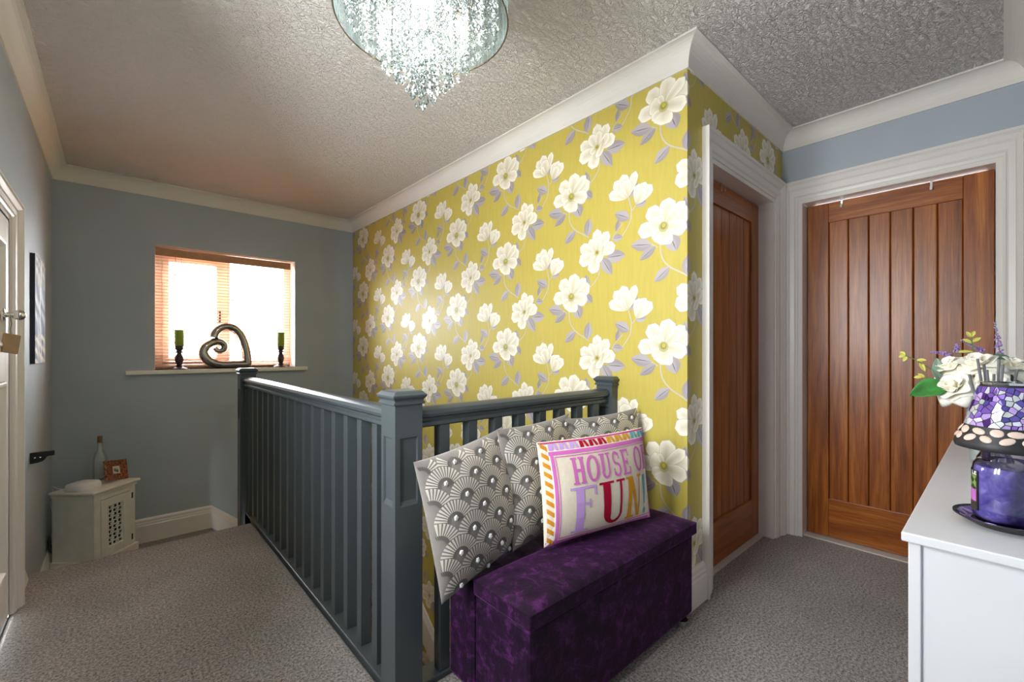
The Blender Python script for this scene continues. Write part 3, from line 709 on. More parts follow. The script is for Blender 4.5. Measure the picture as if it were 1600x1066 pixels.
for k in range(nc+1): cbox('lattice_bar', ga0+k*cw-0.0055, ga0+k*cw+0.0055, 0.004, 0.009, gz0, gz1, par=dr, bev=0)
for k in range(nr+1): cbox('lattice_bar', ga0, ga1, 0.0045, 0.0085, gz0+k*rh-0.004, gz0+k*rh+0.004, par=dr, bev=0)
for k in range(nr):
    for j in range(nc):
        ca, cz = ga0+(j+0.5)*cw, gz0+(k+0.5)*rh
        if (k+j) % 2 == 0: cbox('fret_tab', ca-cw*0.5, ca-cw*0.12, 0.005, 0.008, cz-0.004, cz+0.006, par=dr, bev=0)
        else: cbox('fret_tab', ca+cw*0.12, ca+cw*0.5, 0.005, 0.008, cz-0.006, cz+0.004, par=dr, bev=0)
for zz in (z1-0.03, z0+0.05): cbox('hinge', WD-0.03, WD-0.022, -0.004, 0.001, zz-0.025, zz+0.015, M['brass'], bev=0)
# router
ro = thing('wifi_router', 'rounded white router hub on the cream cabinet', 'router', cp(0.065, 0.135, CT))
m_ = MB(); n = 32
def sq(r, z, c=ro.location): 
    return [(c[0]+r*(abs(cos(a))**0.55)*math.copysign(1, cos(a))*cos(ang)-r*(abs(sin(a))**0.55)*math.copysign(1, sin(a))*sin(ang), c[1]+r*(abs(cos(a))**0.55)*math.copysign(1, cos(a))*sin(ang)+r*(abs(sin(a))**0.55)*math.copysign(1, sin(a))*cos(ang), z) for a in [2*pi*k/n for k in range(n)]]
m_.rings([sq(0.072, CT), sq(0.076, CT+0.004), sq(0.073, CT+0.034), sq(0.066, CT+0.043), sq(0.04, CT+0.048), sq(0.01, CT+0.049)]); m_.build('casing', M['whiteplastic'], ro, smooth=60)
m_ = MB(); c = cp(0.0, 0.23, CT); w = Vector((XL+0.03, 4.30, 0))
m_.tube([cp(0.02, 0.19, CT+0.012), cp(0.0, 0.235, CT+0.02), (-0.305, 4.19, CT+0.01), (-0.315, 4.16, CT-0.1), (-0.30, 4.13, CT-0.2), (-0.31, 4.15, CT-0.3), (-0.31, 4.165, CT-0.36)], 0.0025, 8); m_.build('power_lead', M['whiteplastic'], ro, smooth=True)
m_ = MB(); m_.box(-0.329, -0.285, 4.17, 4.24, CT-0.42, CT-0.32); ad = tag(m_.build('plug_adapter', M['reed'], bev=0.008), 'small grey plug adapter behind the cream cabinet', 'adapter')
# bottle
bt = thing('glass_bottle', 'tall ribbed clear glass bottle with dark stopper on the cabinet', 'bottle', cp(0.272, 0.222, CT)); L = bt.location
m_ = MB(); prof_b = [(0.030, 0.0), (0.033, 0.004), (0.033, 0.03)] + [(0.033+0.0012*(k % 2), 0.03+k*0.008) for k in range(10)] + [(0.033, 0.115), (0.031, 0.13), (0.022, 0.15), (0.0125, 0.163), (0.0115, 0.195), (0.0135, 0.197), (0.0135, 0.206)]
m_.lathe([(r*1.12, z*1.30) for r, z in prof_b], 24, tuple(L)); m_.build('body', M['bottle'], bt, smooth=50)
m_ = MB(); m_.lathe([(0.010, 0.26), (0.014, 0.268), (0.0145, 0.306), (0.012, 0.308)], 16, tuple(L)); m_.build('stopper', M['cork'], bt, smooth=40)
# leopard photo frame
fr = thing('photo_frame', 'tilted copper leopard-print photo frame on the cabinet', 'frame', cp(0.235, 0.065, CT+0.012), (radians(-14), radians(9), radians(47)))
fw, fh, iw, ih = 0.085, 0.068, 0.030, 0.026
m_ = MB(); rs = []
m_.rings([[(a*w_, d, b*h_+fh) for a, b in ((-1, -1), (1, -1), (1, 1), (-1, 1))] for w_, h_, d in ((fw, fh, 0.008), (fw, fh, -0.004), (fw-0.004, fh-0.004, -0.007), (iw+0.003, ih+0.003, -0.006), (iw, ih, -0.002), (iw, ih, 0.002))], cap=False)
m_.add([(a*fw, 0.008, b*fh+fh) for a, b in ((-1, -1), (1, -1), (1, 1), (-1, 1))], [(0, 1, 2, 3)]); m_.build('border', M['leopard'], fr, loc=(0, 0, 0))
m_ = MB(); rnd = random.Random(3)
def ph(u, v):
    x, y = u*2-1, v*2-1; g = 0.72
    if (x+0.25)**2*3+(y-0.05)**2*1.6 < 0.35: g = 0.16
    if (x-0.3)**2*4+(y+0.25)**2*2 < 0.4: g = 0.10
    if (x+0.3)**2*6+(y-0.35)**2*6 < 0.3: g = 0.45
    if (x-0.25)**2*6+(y-0.2)**2*6 < 0.3: g = 0.5
    return (g, g, g*0.97, 1)
m_.grid(lambda u, v: (-iw+2*iw*u, 0.0015, fh-ih+2*ih*v), 18, 16, 0, ph); m_.build('photograph', M['art'], fr, col=True, loc=(0, 0, 0), fix=False)
m_ = MB(); m_.box(-0.012, 0.012, 0.008, 0.012, 0.01, 0.085); s_ = m_.build('easel_stand', M['black'], fr, loc=(0, 0, 0)); 
# canvas picture on left wall
pic = thing('canvas_picture', 'blue and grey street canvas with a navy edge on left wall', 'picture', (XL, 3.63, 1.03))
m_ = MB(); m_.box(XL, XL+0.018, 3.41, 3.85, 1.035, 1.618); m_.build('stretcher', M['canvasedge'], pic)
def art(u, v):
    y, z = u, v; c = mixc(C(190, 196, 206), C(92, 104, 132), 0.5+0.5*sin(9*y+6*z*z*4+2*sin(13*z)))
    if z < 0.28 and sin(60*z+8*y) > 0.2: c = C(225, 218, 205)
    if abs(sin(7*y+11*z)) < 0.12: c = C(60, 66, 92)
    if z > 0.72 and sin(30*y) > 0.3: c = C(168, 160, 140)
    if abs(y-0.45-0.35*abs(z-0.5)) < 0.03: c = C(235, 235, 238)
    return c
m_ = MB(); m_.grid(lambda u, v: (XL+0.0185, 3.41+0.44*u, 1.035+0.583*v), 60, 60, 0, art); m_.build('print', M['art'], pic, col=True, fix=False)
# black bracket
YBK = 3.40
br = thing('wall_bracket', 'black curved bracket standing out from the left wall', 'bracket', (XL, YBK, 0.55))
poly = [(0, 0.0), (0.090, 0.0), (0.090, -0.024), (0.066, -0.025), (0.060, -0.030), (0.056, -0.040), (0.045, -0.050), (0.025, -0.056), (0, -0.058)]
m_ = MB(); m_.prism(poly, lambda a, b, k: (XL+a, YBK+0.02*k, 0.567+b)); m_.build('plate', M['black'], br)
for x in (0.018, 0.038):
    m_ = MB(); m_.rings([[(XL+x+r*cos(2*pi*j/10), YBK-d, 0.539+r*sin(2*pi*j/10)) for j in range(10)] for r, d in ((0.0042, -0.001), (0.004, 0.002), (0.0015, 0.003))]); m_.build('screw', M['chrome'], br)

# ------------------------------------------------------------------ sill: candlesticks and heart
ZS = WIN[2]
def candlestick(label, x, y):
    r = thing('candlestick', label, 'candlestick', (x, y, ZS), group=None)
    m_ = MB(); pf = [(0.060, 0), (0.060, 0.006), (0.050, 0.013), (0.030, 0.018), (0.020, 0.026), (0.026, 0.031), (0.018, 0.037), (0.022, 0.052), (0.030, 0.075), (0.027, 0.10), (0.018, 0.125), (0.016, 0.133), (0.026, 0.138), (0.026, 0.144), (0.018, 0.149), (0.022, 0.158), (0.028, 0.165), (0.029, 0.192), (0.026, 0.192)]
    m_.lathe(pf, 24, (x, y, ZS)); m_.build('holder', M['turned'], r, smooth=35)
    m_ = MB(); m_.lathe([(0.030, 0.192), (0.0315, 0.195), (0.0315, 0.318), (0.029, 0.322), (0.012, 0.318)], 24, (x, y, ZS)); cnd = m_.build('candle', M['candle'], r, smooth=35)
    m_ = MB(); m_.tube([(x, y, ZS+0.317), (x+0.001, y, ZS+0.33)], 0.0012, 6); m_.build('wick', M['black'], cnd)
candlestick('green candle on dark turned holder, at the left end of the sill', 0.385, YW+0.005)
candlestick('green candle on dark turned holder, right of the silver heart', 1.138, YW+0.005)
# heart sculpture
ht = thing('heart_ornament', 'silver ceramic heart with curled end on the window sill', 'ornament', (0.75, YW-0.005, ZS))
YH = YW-0.002
def hp(px, py):   # crop pixels of the photograph (8x, origin 250,490) put onto the plane y = YH
    u, v = 250+px/8, 490+py/8
    s, c = sin(radians(41.943)), cos(radians(41.943))
    dx, dy = 689.19*s+(u-800)*c, 689.19*c-(u-800)*s; k = YH/dy
    return Vector((dx*k, YH, CAMZ-(v-546.16)*k))
def smooth_path(pts, n=6):
    out = []; P = [Vector(p) for p in pts]
    for i in range(len(P)-1):
        p0, p1, p2_, p3 = P[max(i-1, 0)], P[i], P[i+1], P[min(i+2, len(P)-1)]
        for k in range(n):
            u = k/n; out.append(0.5*((2*p1)+(p2_-p0)*u+(2*p0-5*p1+4*p2_-p3)*u*u+(3*p1-p0-3*p2_+p3)*u**3))
    out.append(P[-1]); return out
path = [(668, 300), (690, 235), (750, 182), (840, 165), (930, 190), (1005, 270), (1050, 370), (1078, 480), (1090, 575), (1088, 618), (1060, 632), (900, 634), (760, 636), (650, 612), (575, 560), (540, 490), (565, 415), (640, 365), (730, 352), (795, 385), (800, 440), (755, 470), (705, 455), (685, 425)]
P3 = smooth_path([hp(*p) for p in path], 5)
rad = lambda t: 0.037 if t < 0.70 else 0.037-(t-0.70)/0.30*0.018
m_ = MB(); m_.tube(P3, rad, 14, flat=1.0, up=(0, 1, 0)); hm = m_.mesh('curl', M['heart'], smooth=True)
for v in hm.vertices:
    v.co.y = YH+(v.co.y-YH)*1.5
    if v.co.z < ZS: v.co.z = ZS
link('curl', hm, ht)

# ------------------------------------------------------------------ ottoman bench
OX0, OX1, OY0, OY1, OZ = 0.829, 1.763, 0.850, 1.242, 0.415
ot = thing('ottoman', 'purple crushed velvet storage ottoman against the banister', 'ottoman', ((OX0+OX1)/2, 1.04, 0))
YSP = 1.098
m_ = MB(); m_.box(OX0, OX1, OY0, YSP-0.002, 0.03, 0.352); m_.build('body', M['velvet'], ot, bev=0.012)
m_ = MB(); m_.box(OX0, OX1, YSP, OY1, 0.03, 0.374); m_.build('back_panel', M['velvet'], ot, bev=0.016)
def lid(u, v, top=True):
    x = OX0-0.010+(OX1-OX0+0.022)*u; y = OY0-0.012+(YSP-0.006-OY0+0.012)*v
    return (x, y, 0.398+0.022*((1-(2*u-1)**8)*(1-(2*v-1)**4))**0.6)
m_ = MB(); m_.grid(lid, 48, 20)
b0 = MB(); b0.box(OX0-0.010, OX1+0.012, OY0-0.012, YSP-0.006, 0.354, 0.399); m_.add(b0.v, [f for f in b0.f if f != (4, 5, 7, 6)]); m_.build('lid', M['velvet'], ot, smooth=50, bev=0.006)
for x in (OX0+0.05, OX1-0.075):
    for y in (OY0+0.012, OY1-0.05):
        m_ = MB(); m_.lathe([(0.014, 0.0), (0.018, 0.005), (0.020, 0.018), (0.024, 0.03)], 16, (x, y, 0)); m_.build('foot', M['chrome'], ot, smooth=40)

# ------------------------------------------------------------------ cushions
def RM(a, b, g):
    return Matrix.Rotation(a, 4, 'Z') @ Matrix.Rotation(b, 4, 'X') @ Matrix.Rotation(g, 4, 'Y')
class Cushion:
    def __init__(s, w, h, t, sag=0.05): s.w, s.h, s.t, s.sag = w, h, t, sag
    def th(s, x, y):
        return s.t*(max(0, (1-x*x))**0.55)*(max(0, (1-y*y))**0.55)*(1-0.04*sin(5*x+2)*cos(4*y))
    def P(s, x, y, side=-1, off=0.0):
        px = s.w/2*x*(1-s.sag*(1-y*y)*abs(x)**2); py = s.h/2*y*(1-s.sag*(1-x*x)*abs(y)**2)
        return (px, side*(s.th(x, y)+off), py)
    def body(s, name, mat, root, n=28):
        m_ = MB(); e = lambda k: sin((k-0.5)*pi)
        for side in (-1, 1): m_.grid(lambda a, b: s.P(e(a), e(b), side), n, n)
        me = m_.mesh(name, mat, smooth=True, fix=False)
        bm = bmesh.new(); bm.from_mesh(me); bmesh.ops.remove_doubles(bm, verts=bm.verts, dist=1e-5); bmesh.ops.recalc_face_normals(bm, faces=bm.faces); bm.to_mesh(me); bm.free()
        me.polygons.foreach_set('use_smooth', [True]*len(me.polygons))
        return link(name, me, root, loc=(0, 0, 0))
    def quad(s, mb, q, col, off=0.0012, nu=4, nv=4):   # q: four (x,y) in metres, mapped onto the front
        def fn(a, b):
            x = (q[0][0]*(1-a)+q[1][0]*a)*(1-b)+(q[3][0]*(1-a)+q[2][0]*a)*b; y = (q[0][1]*(1-a)+q[1][1]*a)*(1-b)+(q[3][1]*(1-a)+q[2][1]*a)*b
            return s.P(max(-1, min(1, x/(s.w/2))), max(-1, min(1, y/(s.h/2))), -1, off)
        mb.grid(fn, nu, nv, 0, lambda a, b: col)
gem_m = MB(); gem_m.lathe([(0.001, -0.003), (0.0095, 0.0), (0.0060, 0.0032), (0.0035, 0.0036)], 5); GEM = gem_m.mesh('gem', M['gem'])
def fan_cushion(label, pose, w, h, t):
    root = thing('scallop_cushion', label, 'cushion', pose[:3], RM(*pose[3:]).to_euler()); c = Cushion(w, h, t)
    c.body('cover', M['greyvelvet'], root)
    m_ = MB(); R, rx, ry = 0.066, 0.118, 0.053
    rows = int(h/ry)+2; gems = []
    for r in range(-1, rows):
        cy = h/2-0.045-r*ry
        for k in range(-1, int(w/rx)+2):
            cx = -w/2+0.01+k*rx+(rx/2 if r % 2 else 0)
            inside = lambda x, y: abs(x) < w/2*0.985 and abs(y) < h/2*0.985
            nb = [(cx-rx/2, cy-ry), (cx+rx/2, cy-ry), (cx, cy-2*ry)]
            for j in range(17):
                a = radians(6+168*j/16); da = radians(168/16*0.30)
                def start(r0):
                    q = r0
                    while q < R*0.96:
                        x, y = cx+q*cos(a), cy+q*sin(a)
                        if all((x-nx)**2+(y-ny)**2 > (R*1.03)**2 for nx, ny in nb): return q
                        q += 0.002
                    return None
                for (r0, r1, col, wd) in ((R*0.44, R*0.96, C(232, 226, 214), 1.0), (R*0.24, R*0.42, C(62, 58, 56), 0.55)):
                    q0 = start(r0)
                    if q0 is None or q0 > r1-0.004: continue
                    pts = [(cx+rr*cos(a+s_*da*wd), cy+rr*sin(a+s_*da*wd)) for rr, s_ in ((q0, -0.8), (q0, 0.8), (r1, 1), (r1, -1))]
                    if all(inside(*p) for p in pts): c.quad(m_, pts, col, 0.0010, 1, 3)
            gx, gy = cx, cy+R*0.16
            if abs(gx) < w/2*0.93 and abs(gy) < h/2*0.93: gems.append((gx, gy))
    pr = m_.build('foil_fans', M['foil'], root, col=True, fix=False, loc=(0, 0, 0))
    for gx, gy in gems:
        p = c.P(gx/(w/2), gy/(h/2), -1, 0.003); link('gem', GEM, root, 0, p, (radians(90), random.random()*3, 0))
    return root
fan_cushion('grey scallop-fan cushion leaning on the newel at the ottoman end', (0.891, 1.172, 0.592, 0.173, -0.168, -0.111), 0.428, 0.425, 0.070)
fan_cushion('grey scallop-fan cushion behind the left side of the lettered cushion', (1.215, 1.172, 0.628, 0.06, -0.16, -0.03), 0.42, 0.42, 0.056)
fan_cushion('grey scallop-fan cushion in the corner against the wallpaper', (1.578, 1.137, 0.625, -0.18, -0.12, -0.04), 0.42, 0.42, 0.056)

def lettered():
    pose = (1.337, 1.012, 0.614, -0.202, -0.108, -0.014); w, h = 0.514, 0.355
    root = thing('lettered_cushion', 'ivory House of Fun cushion with striped pink border', 'cushion', pose[:3], RM(*pose[3:]).to_euler()); c = Cushion(w, h, 0.062, 0.035)
    c.body('cover', M['linen'], root)
    PK, MG, LI, RD, MU, TE, WH = C(214, 112, 190), C(196, 40, 140), C(200, 160, 224), C(170, 8, 52), C(214, 152, 40), C(100, 175, 178), C(245, 238, 226)
    bo = MB(); W2, H2 = w/2*0.99, h/2*0.985; b = 0.033
    def strip(x0, x1, y0, y1, col, off, n=10): c.quad(bo, [(x0, y0), (x1, y0), (x1, y1), (x0, y1)], col, off, max(1, int(abs(x1-x0)/0.02)), max(1, int(abs(y1-y0)/0.02)))
    # outer ground strips, then pink frames
    strip(-W2, W2, H2-b, H2, WH, .0010); strip(-W2, -W2+b, -H2, H2, WH, .0011); strip(-W2, W2, -H2, -H2+0.012, PK, .0010); strip(W2-0.010, W2, -H2, H2, PK, .0010)
    strip(-W2+b-0.004, W2, H2-b-0.013, H2-b, PK, .0016); strip(-W2+b, -W2+b+0.011, -H2, H2-b, PK, .0016); strip(-W2+b+0.016, -W2+b+0.019, -H2+0.02, H2-b-0.018, PK, .0016)
    strip(-W2+b+0.016, W2-0.012, H2-b-0.021, H2-b-0.018, PK, .0016); strip(-W2+b+0.016, W2-0.012, -H2+0.018, -H2+0.021, PK, .0016); strip(-W2, W2, H2-0.004, H2, MG, .0018)
    cols = [LI, LI, LI, RD, RD, RD, MU, MU, MU, TE, TE]
    n = 22; L = 2*W2-b
    for k in range(n):   # chevron braid on the top edge
        x = -W2+b+L*k/n; d = L/n; cl = cols[min(len(cols)-1, k//2)]
        y1, y0 = H2-0.006, H2-b+0.004; ym = (y0+y1)/2
        if k % 2 == 0: q = [(x, y0), (x+d*0.75, y0), (x+d*0.95, y1), (x+d*0.2, y1)]
        else: q = [(x+d*0.25, y0), (x+d*0.8, y0), (x+d*0.55, y1), (x-d*0.0, y1)]
        c.quad(bo, q, cl, .0020, 2, 2)
    n = 11
    for k in range(n):   # diagonal ribbon down the left edge
        y = H2-(2*H2)*k/n; d = 2*H2/n
        c.quad(bo, [(-W2+0.004, y), (-W2+0.004, y-d*0.5), (-W2+b-0.006, y-d*1.0), (-W2+b-0.006, y-d*0.5)], C(206, 140, 42), .0020, 2, 2)
    bo.build('border', M['ink'], root, col=True, fix=False, loc=(0, 0, 0))
    # glyphs in a 1x1 box: quads and arcs (thick/thin serif letters)
    def arc(cx, cy, rx, ry, a0, a1, wf, n=16):
        out = []; P = lambda a, s_: (cx+(rx+s_*wf(a)[0])*cos(a), cy+(ry+s_*wf(a)[1])*sin(a))
        for k in range(n):
            a, b_ = a0+(a1-a0)*k/n, a0+(a1-a0)*(k+1)/n
            out.append([P(a, -0.5), P(a, 0.5), P(b_, 0.5), P(b_, -0.5)])
        return out
    R4 = lambda x0, x1, y0, y1: [(x0, y0), (x1, y0), (x1, y1), (x0, y1)]
    G = {}
    G['H'] = [R4(.12, .34, 0, 1), R4(.66, .88, 0, 1), R4(.34, .66, .45, .56), R4(.02, .44, 0, .07), R4(.02, .44, .93, 1), R4(.56, .98, 0, .07), R4(.56, .98, .93, 1)]
    G['O'] = arc(.5, .5, .38, .46, 0, 2*pi, lambda a: (.20, .10), 28)
    G['U'] = [R4(.12, .34, .3, 1), R4(.70, .84, .3, 1), R4(.0, .46, .93, 1), R4(.58, .98, .93, 1)] + arc(.48, .30, .29, .25, pi, 2*pi, lambda a: (.20-.06*(a-pi)/pi, .10), 14)
    G['S'] = arc(.48, .73, .29, .22, radians(20), radians(270), lambda a: (.14, .10), 14) + arc(.5, .27, .31, .23, radians(-160), radians(90), lambda a: (.16, .10), 14) + [R4(.72, .82, .68, .92), R4(.14, .24, .08, .34)]
    G['E'] = [R4(.12, .34, 0, 1), R4(.02, .9, 0, .08), R4(.02, .86, .92, 1), R4(.34, .66, .45, .54), R4(.80, .9, .08, .3), R4(.78, .86, .72, .92), R4(.60, .67, .36, .63)]
    G['F'] = [R4(.20, .50, 0, 1), R4(.04, .66, 0, .05), R4(.0, .98, .95, 1), R4(.5, .74, .60, .645), R4(.90, .98, .78, .95), R4(.68, .74, .52, .72)]
    G['U2'] = [R4(.14, .42, .26, 1), R4(.80, .88, .26, 1), R4(.0, .56, .95, 1), R4(.66, 1.0, .95, 1)] + arc(.565, .26, .285, .22, pi, 2*pi, lambda a: (.28-.20*min(1, (a-pi)/pi*1.3), .075), 18)
    G['N'] = [R4(.14, .36, 0, .95), R4(.02, .52, 0, .05), R4(.0, .36, .95, 1), [(.22, 1), (.42, 1), (.86, 0), (.72, 0)], R4(.82, .88, 0, 1), R4(.70, 1.0, .95, 1)]
    G['!'] = arc(.5, .08, .10, .04, 0, 2*pi, lambda a: (.20, .08), 12) + [[(.40, .26), (.60, .26), (.85, .95), (.15, .95)]]
    tx = MB()
    def put(g, x, y, gw, gh, col):
        for q in G[g]: c.quad(tx, [(x+a*gw, y+b_*gh) for a, b_ in q], col, .0022, 3, 3)
    x = -0.150
    for g, gw in (('H', .056), ('O', .058), ('U', .053), ('S', .047), ('E', .048)): put(g, x, 0.022, gw, 0.092, PK); x += gw+0.004
    x += 0.020
    for g, gw in (('O', .054), ('F', .044)): put(g, x, 0.022, gw, 0.092, PK); x += gw+0.004
    for g, x, gw, col in (('F', -0.166, .112, LI), ('U2', -0.042, .122, RD), ('N', 0.088, .094, MU), ('!', 0.188, .034, TE)): put(g, x, -0.148, gw, 0.160, col)
    tx.build('lettering', M['ink'], root, col=True, fix=False, loc=(0, 0, 0))
lettered()

# ------------------------------------------------------------------ white console with candle, diffuser and flowers
KX0, KX1, KY0, KY1, KZ = 0.995, 2.30, YN+0.026, 0.116, 0.80
ko = thing('console_cabinet', 'slim white console cabinet against the near wall', 'cabinet', ((KX0+KX1)/2, 0.02, 0))
m_ = MB(); m_.box(KX0, KX1, KY0, KY1, KZ-0.016, KZ); m_.build('top', M['console'], ko, bev=0.0025)
e0 = KX0+0.010
m_ = MB(); m_.box(e0, e0+0.020, KY1-0.024, KY1-0.008, 0.0, KZ-0.016); m_.build('front_post', M['console'], ko, bev=0.0015)
m_ = MB(); m_.box(e0+0.006, e0+0.020, KY0, KY1-0.024, 0.0, KZ-0.016); m_.build('end_panel', M['console'], ko)
m_ = MB(); m_.box(KX1-0.030, KX1-0.012, KY0, KY1-0.008, 0.0, KZ-0.016); m_.build('end_panel', M['console'], ko)
m_ = MB(); m_.box(e0+0.020, KX1-0.030, KY0, KY0+0.006, 0.05, KZ-0.016); m_.build('back_panel', M['console'], ko)
for k in range(2):
    for z0, z1 in ((0.06, 0.41), (0.415, KZ-0.02)):
        xa = e0+0.022+k*(KX1-0.032-e0-0.022)/2; xb = xa+(KX1-0.032-e0-0.022)/2-0.003
        m_ = MB(); m_.box(xa, xb, KY1-0.022, KY1-0.006, z0, z1); fl_ = m_.build('flap', M['console'], ko, bev=0.002)
        m_ = MB(); m_.rings([[((xa+xb)/2+r*cos(2*pi*j/12), KY1-0.006+d, z1-0.05+r*sin(2*pi*j/12)) for j in range(12)] for r, d in ((0.006, 0), (0.006, 0.012), (0.012, 0.016), (0.010, 0.022))]); m_.build('knob', M['chrome'], fl_, smooth=40)

JX, JY = 1.160, -0.005
# plate
pl = thing('mosaic_plate', 'purple mosaic candle plate on the white console', 'plate', (JX, JY, KZ))
m_ = MB(); m_.lathe([(0.038, 0.0), (0.042, 0.0), (0.061, 0.010), (0.068, 0.014), (0.068, 0.0165), (0.061, 0.0135), (0.043, 0.005), (0.0, 0.005)], 40, (JX, JY, KZ)); m_.build('dish', M['grout'], pl, smooth=35)
tile_rnd = random.Random(5)
def surf_tiles(parent, cx, cy, prof, length, count, mats, proud, gap):
    """crackle tiles (Voronoi cells) on a surface of revolution; prof(t) -> r, z, outward normal (nr, nz)"""
    rm = prof(0.4)[0]; Wd = 2*pi*rm; n = count; sz = sqrt(Wd*length/n); pts = []
    while len(pts) < n:
        best = max(((tile_rnd.random()*Wd, tile_rnd.random()*length) for _ in range(5)), key=lambda p: min([min(abs(p[0]-q[0]), Wd-abs(p[0]-q[0]))**2+(p[1]-q[1])**2 for q in pts] or [1]))
        pts.append(best)
    for px, py in pts:
        if False: continue
        poly = [(px-2.2*sz, max(0, py-2.2*sz)), (px+2.2*sz, max(0, py-2.2*sz)), (px+2.2*sz, min(length, py+2.2*sz)), (px-2.2*sz, min(length, py+2.2*sz))]
        for qx, qy in pts:
            for wrap in (-Wd, 0, Wd):
                dx, dy = qx+wrap-px, qy-py; d = sqrt(dx*dx+dy*dy)
                if d < 1e-9 or d > 4*sz: continue
                nx, ny = dx/d, dy/d; lim = d/2-gap/2; out = []
                for i in range(len(poly)):
                    a, b = poly[i], poly[(i+1) % len(poly)]; da = (a[0]-px)*nx+(a[1]-py)*ny-lim; db = (b[0]-px)*nx+(b[1]-py)*ny-lim
                    if da <= 0: out.append(a)
                    if da*db < 0: t_ = da/(da-db); out.append((a[0]+(b[0]-a[0])*t_, a[1]+(b[1]-a[1])*t_))
                poly = out
                if len(poly) < 3: break
            if len(poly) < 3: break
        if len(poly) < 3: continue
        vs = []; nn = len(poly)
        for lift in (0.0, proud):
            for x, y in poly:
                r, z, nr, nz = prof(y/length); a = x/rm; vs.append((cx+(r+nr*lift)*cos(a), cy+(r+nr*lift)*sin(a), z+nz*lift))
        m_ = MB(); m_.add(vs, [tuple(range(nn, 2*nn))]+[(j, (j+1) % nn, nn+(j+1) % nn, nn+j) for j in range(nn)])
        m_.build('tile', tile_rnd.choice(mats), parent)
def plate_prof(t): r = 0.0445+0.0175*t; return (r, KZ+0.0056+0.0085*t, -0.35, 0.93)
surf_tiles(pl, JX, JY, plate_prof, 0.019, 70, [MOS[0], MOS[1], MOS[4]], 0.001, 0.0012)
# jar candle
jc = thing('jar_candle', 'large purple candle in a glass jar on the mosaic plate', 'candle', (JX, JY, KZ+0.005)); z0 = KZ+0.0052
m_ = MB(); m_.lathe([(0.034, 0.0), (0.040, 0.004), (0.0435, 0.014), (0.0435, 0.090), (0.0415, 0.102), (0.036, 0.110), (0.031, 0.111), (0.031, 0.128), (0.033, 0.130)], 40, (JX, JY, z0), cap=False); m_.add([(JX+0.034*cos(2*pi*j/40), JY+0.034*sin(2*pi*j/40), z0) for j in range(40)], [tuple(range(40))]); m_.build('glass_jar', M['jar'], jc, smooth=40)
m_ = MB(); m_.lathe([(0.032, 0.0025), (0.038, 0.006), (0.0420, 0.015), (0.0420, 0.088), (0.040, 0.099), (0.03, 0.100)], 40, (JX, JY, z0)); m_.build('wax', M['wax'], jc, smooth=40)
LB = MB()
def lab(u, v):
    a = radians(50+78*u); return (JX+0.0440*cos(a), JY+0.0440*sin(a), z0+0.020+0.070*v)
def labc(u, v):
    if v > 0.86: return C(40, 36, 52)
    if u < 0.06 or u > 0.94: return C(30, 26, 30)
    if v > 0.52: return C(120, 150, 70) if (sin(23*u+9*v)+sin(31*v)) > 0 else C(30, 34, 24)
    if v > 0.2: return mixc(C(196, 110, 190), C(150, 80, 160), v)
    return C(52, 44, 28)
LB.grid(lab, 40, 40, 0, labc); LB.build('label', M['art'], jc, col=True, fix=False, smooth=True)
LT = MB()   # end of the printed wordmark: L E
def ltq(u0, u1, v0, v1):
    LT.grid(lambda a, b: (lambda p: (JX+(p[0]-JX)*1.008, JY+(p[1]-JY)*1.008, p[2]))(lab(u0+(u1-u0)*a, v0+(v1-v0)*b)), 3, 1, 0, lambda a, b: (0.9, 0.9, 0.9, 1))
for u0 in (0.76, 0.87):
    ltq(u0, u0+0.025, 0.885, 0.975); ltq(u0, u0+0.09, 0.885, 0.905)
ltq(0.87, 0.96, 0.955, 0.975); ltq(0.87, 0.94, 0.922, 0.938)
LT.build('lettering', M['art'], jc, col=True, fix=False)
# shade
sh = thing('mosaic_candle_shade', 'purple mosaic shade with pearl pebbles over the jar candle', 'lampshade', (JX, JY, z0+0.131)); zs = z0+0.131
SP = [(0.031, 0.114), (0.034, 0.109), (0.052, 0.040), (0.065, 0.013), (0.067, 0.006), (0.065, 0.0)]
m_ = MB(); m_.lathe([(r, z) for r, z in reversed(SP)]+[(0.028, 0.114), (0.048, 0.042), (0.062, 0.002), (0.065, 0.0)], 48, (JX, JY, zs), cap=False); m_.build('shell', M['grout'], sh, smooth=40)
m_ = MB(); m_.lathe([(0.036, 0.0), (0.033, 0.001), (0.033, 0.0), (0.064, 0.004), (0.064, 0.001), (0.036, -0.001)], 40, (JX, JY, zs), cap=False); m_.build('seat_ring', M['brass'], sh)
m_ = MB(); m_.lathe([(0.032, 0.112), (0.0325, 0.116), (0.028, 0.116), (0.028, 0.112)], 48, (JX, JY, zs), cap=False); m_.build('top_rim', M['chrome'], sh, smooth=40)
def shp(t):
    r = 0.0520-0.0178*t; z = zs+0.040+0.068*t; return (r+0.0003, z, 0.95, 0.3)
surf_tiles(sh, JX, JY, shp, 0.070, 250, MOS, 0.0014, 0.0012)
pr_ = random.Random(2)
PEB = MB(); PEB.lathe([(0.0, 0.0), (1.0, 0.0), (0.96, 0.35), (0.75, 0.75), (0.4, 0.95), (0.0, 1.0)][1:], 12); PEBM = PEB.mesh('pebble', M['pebble'], smooth=60)
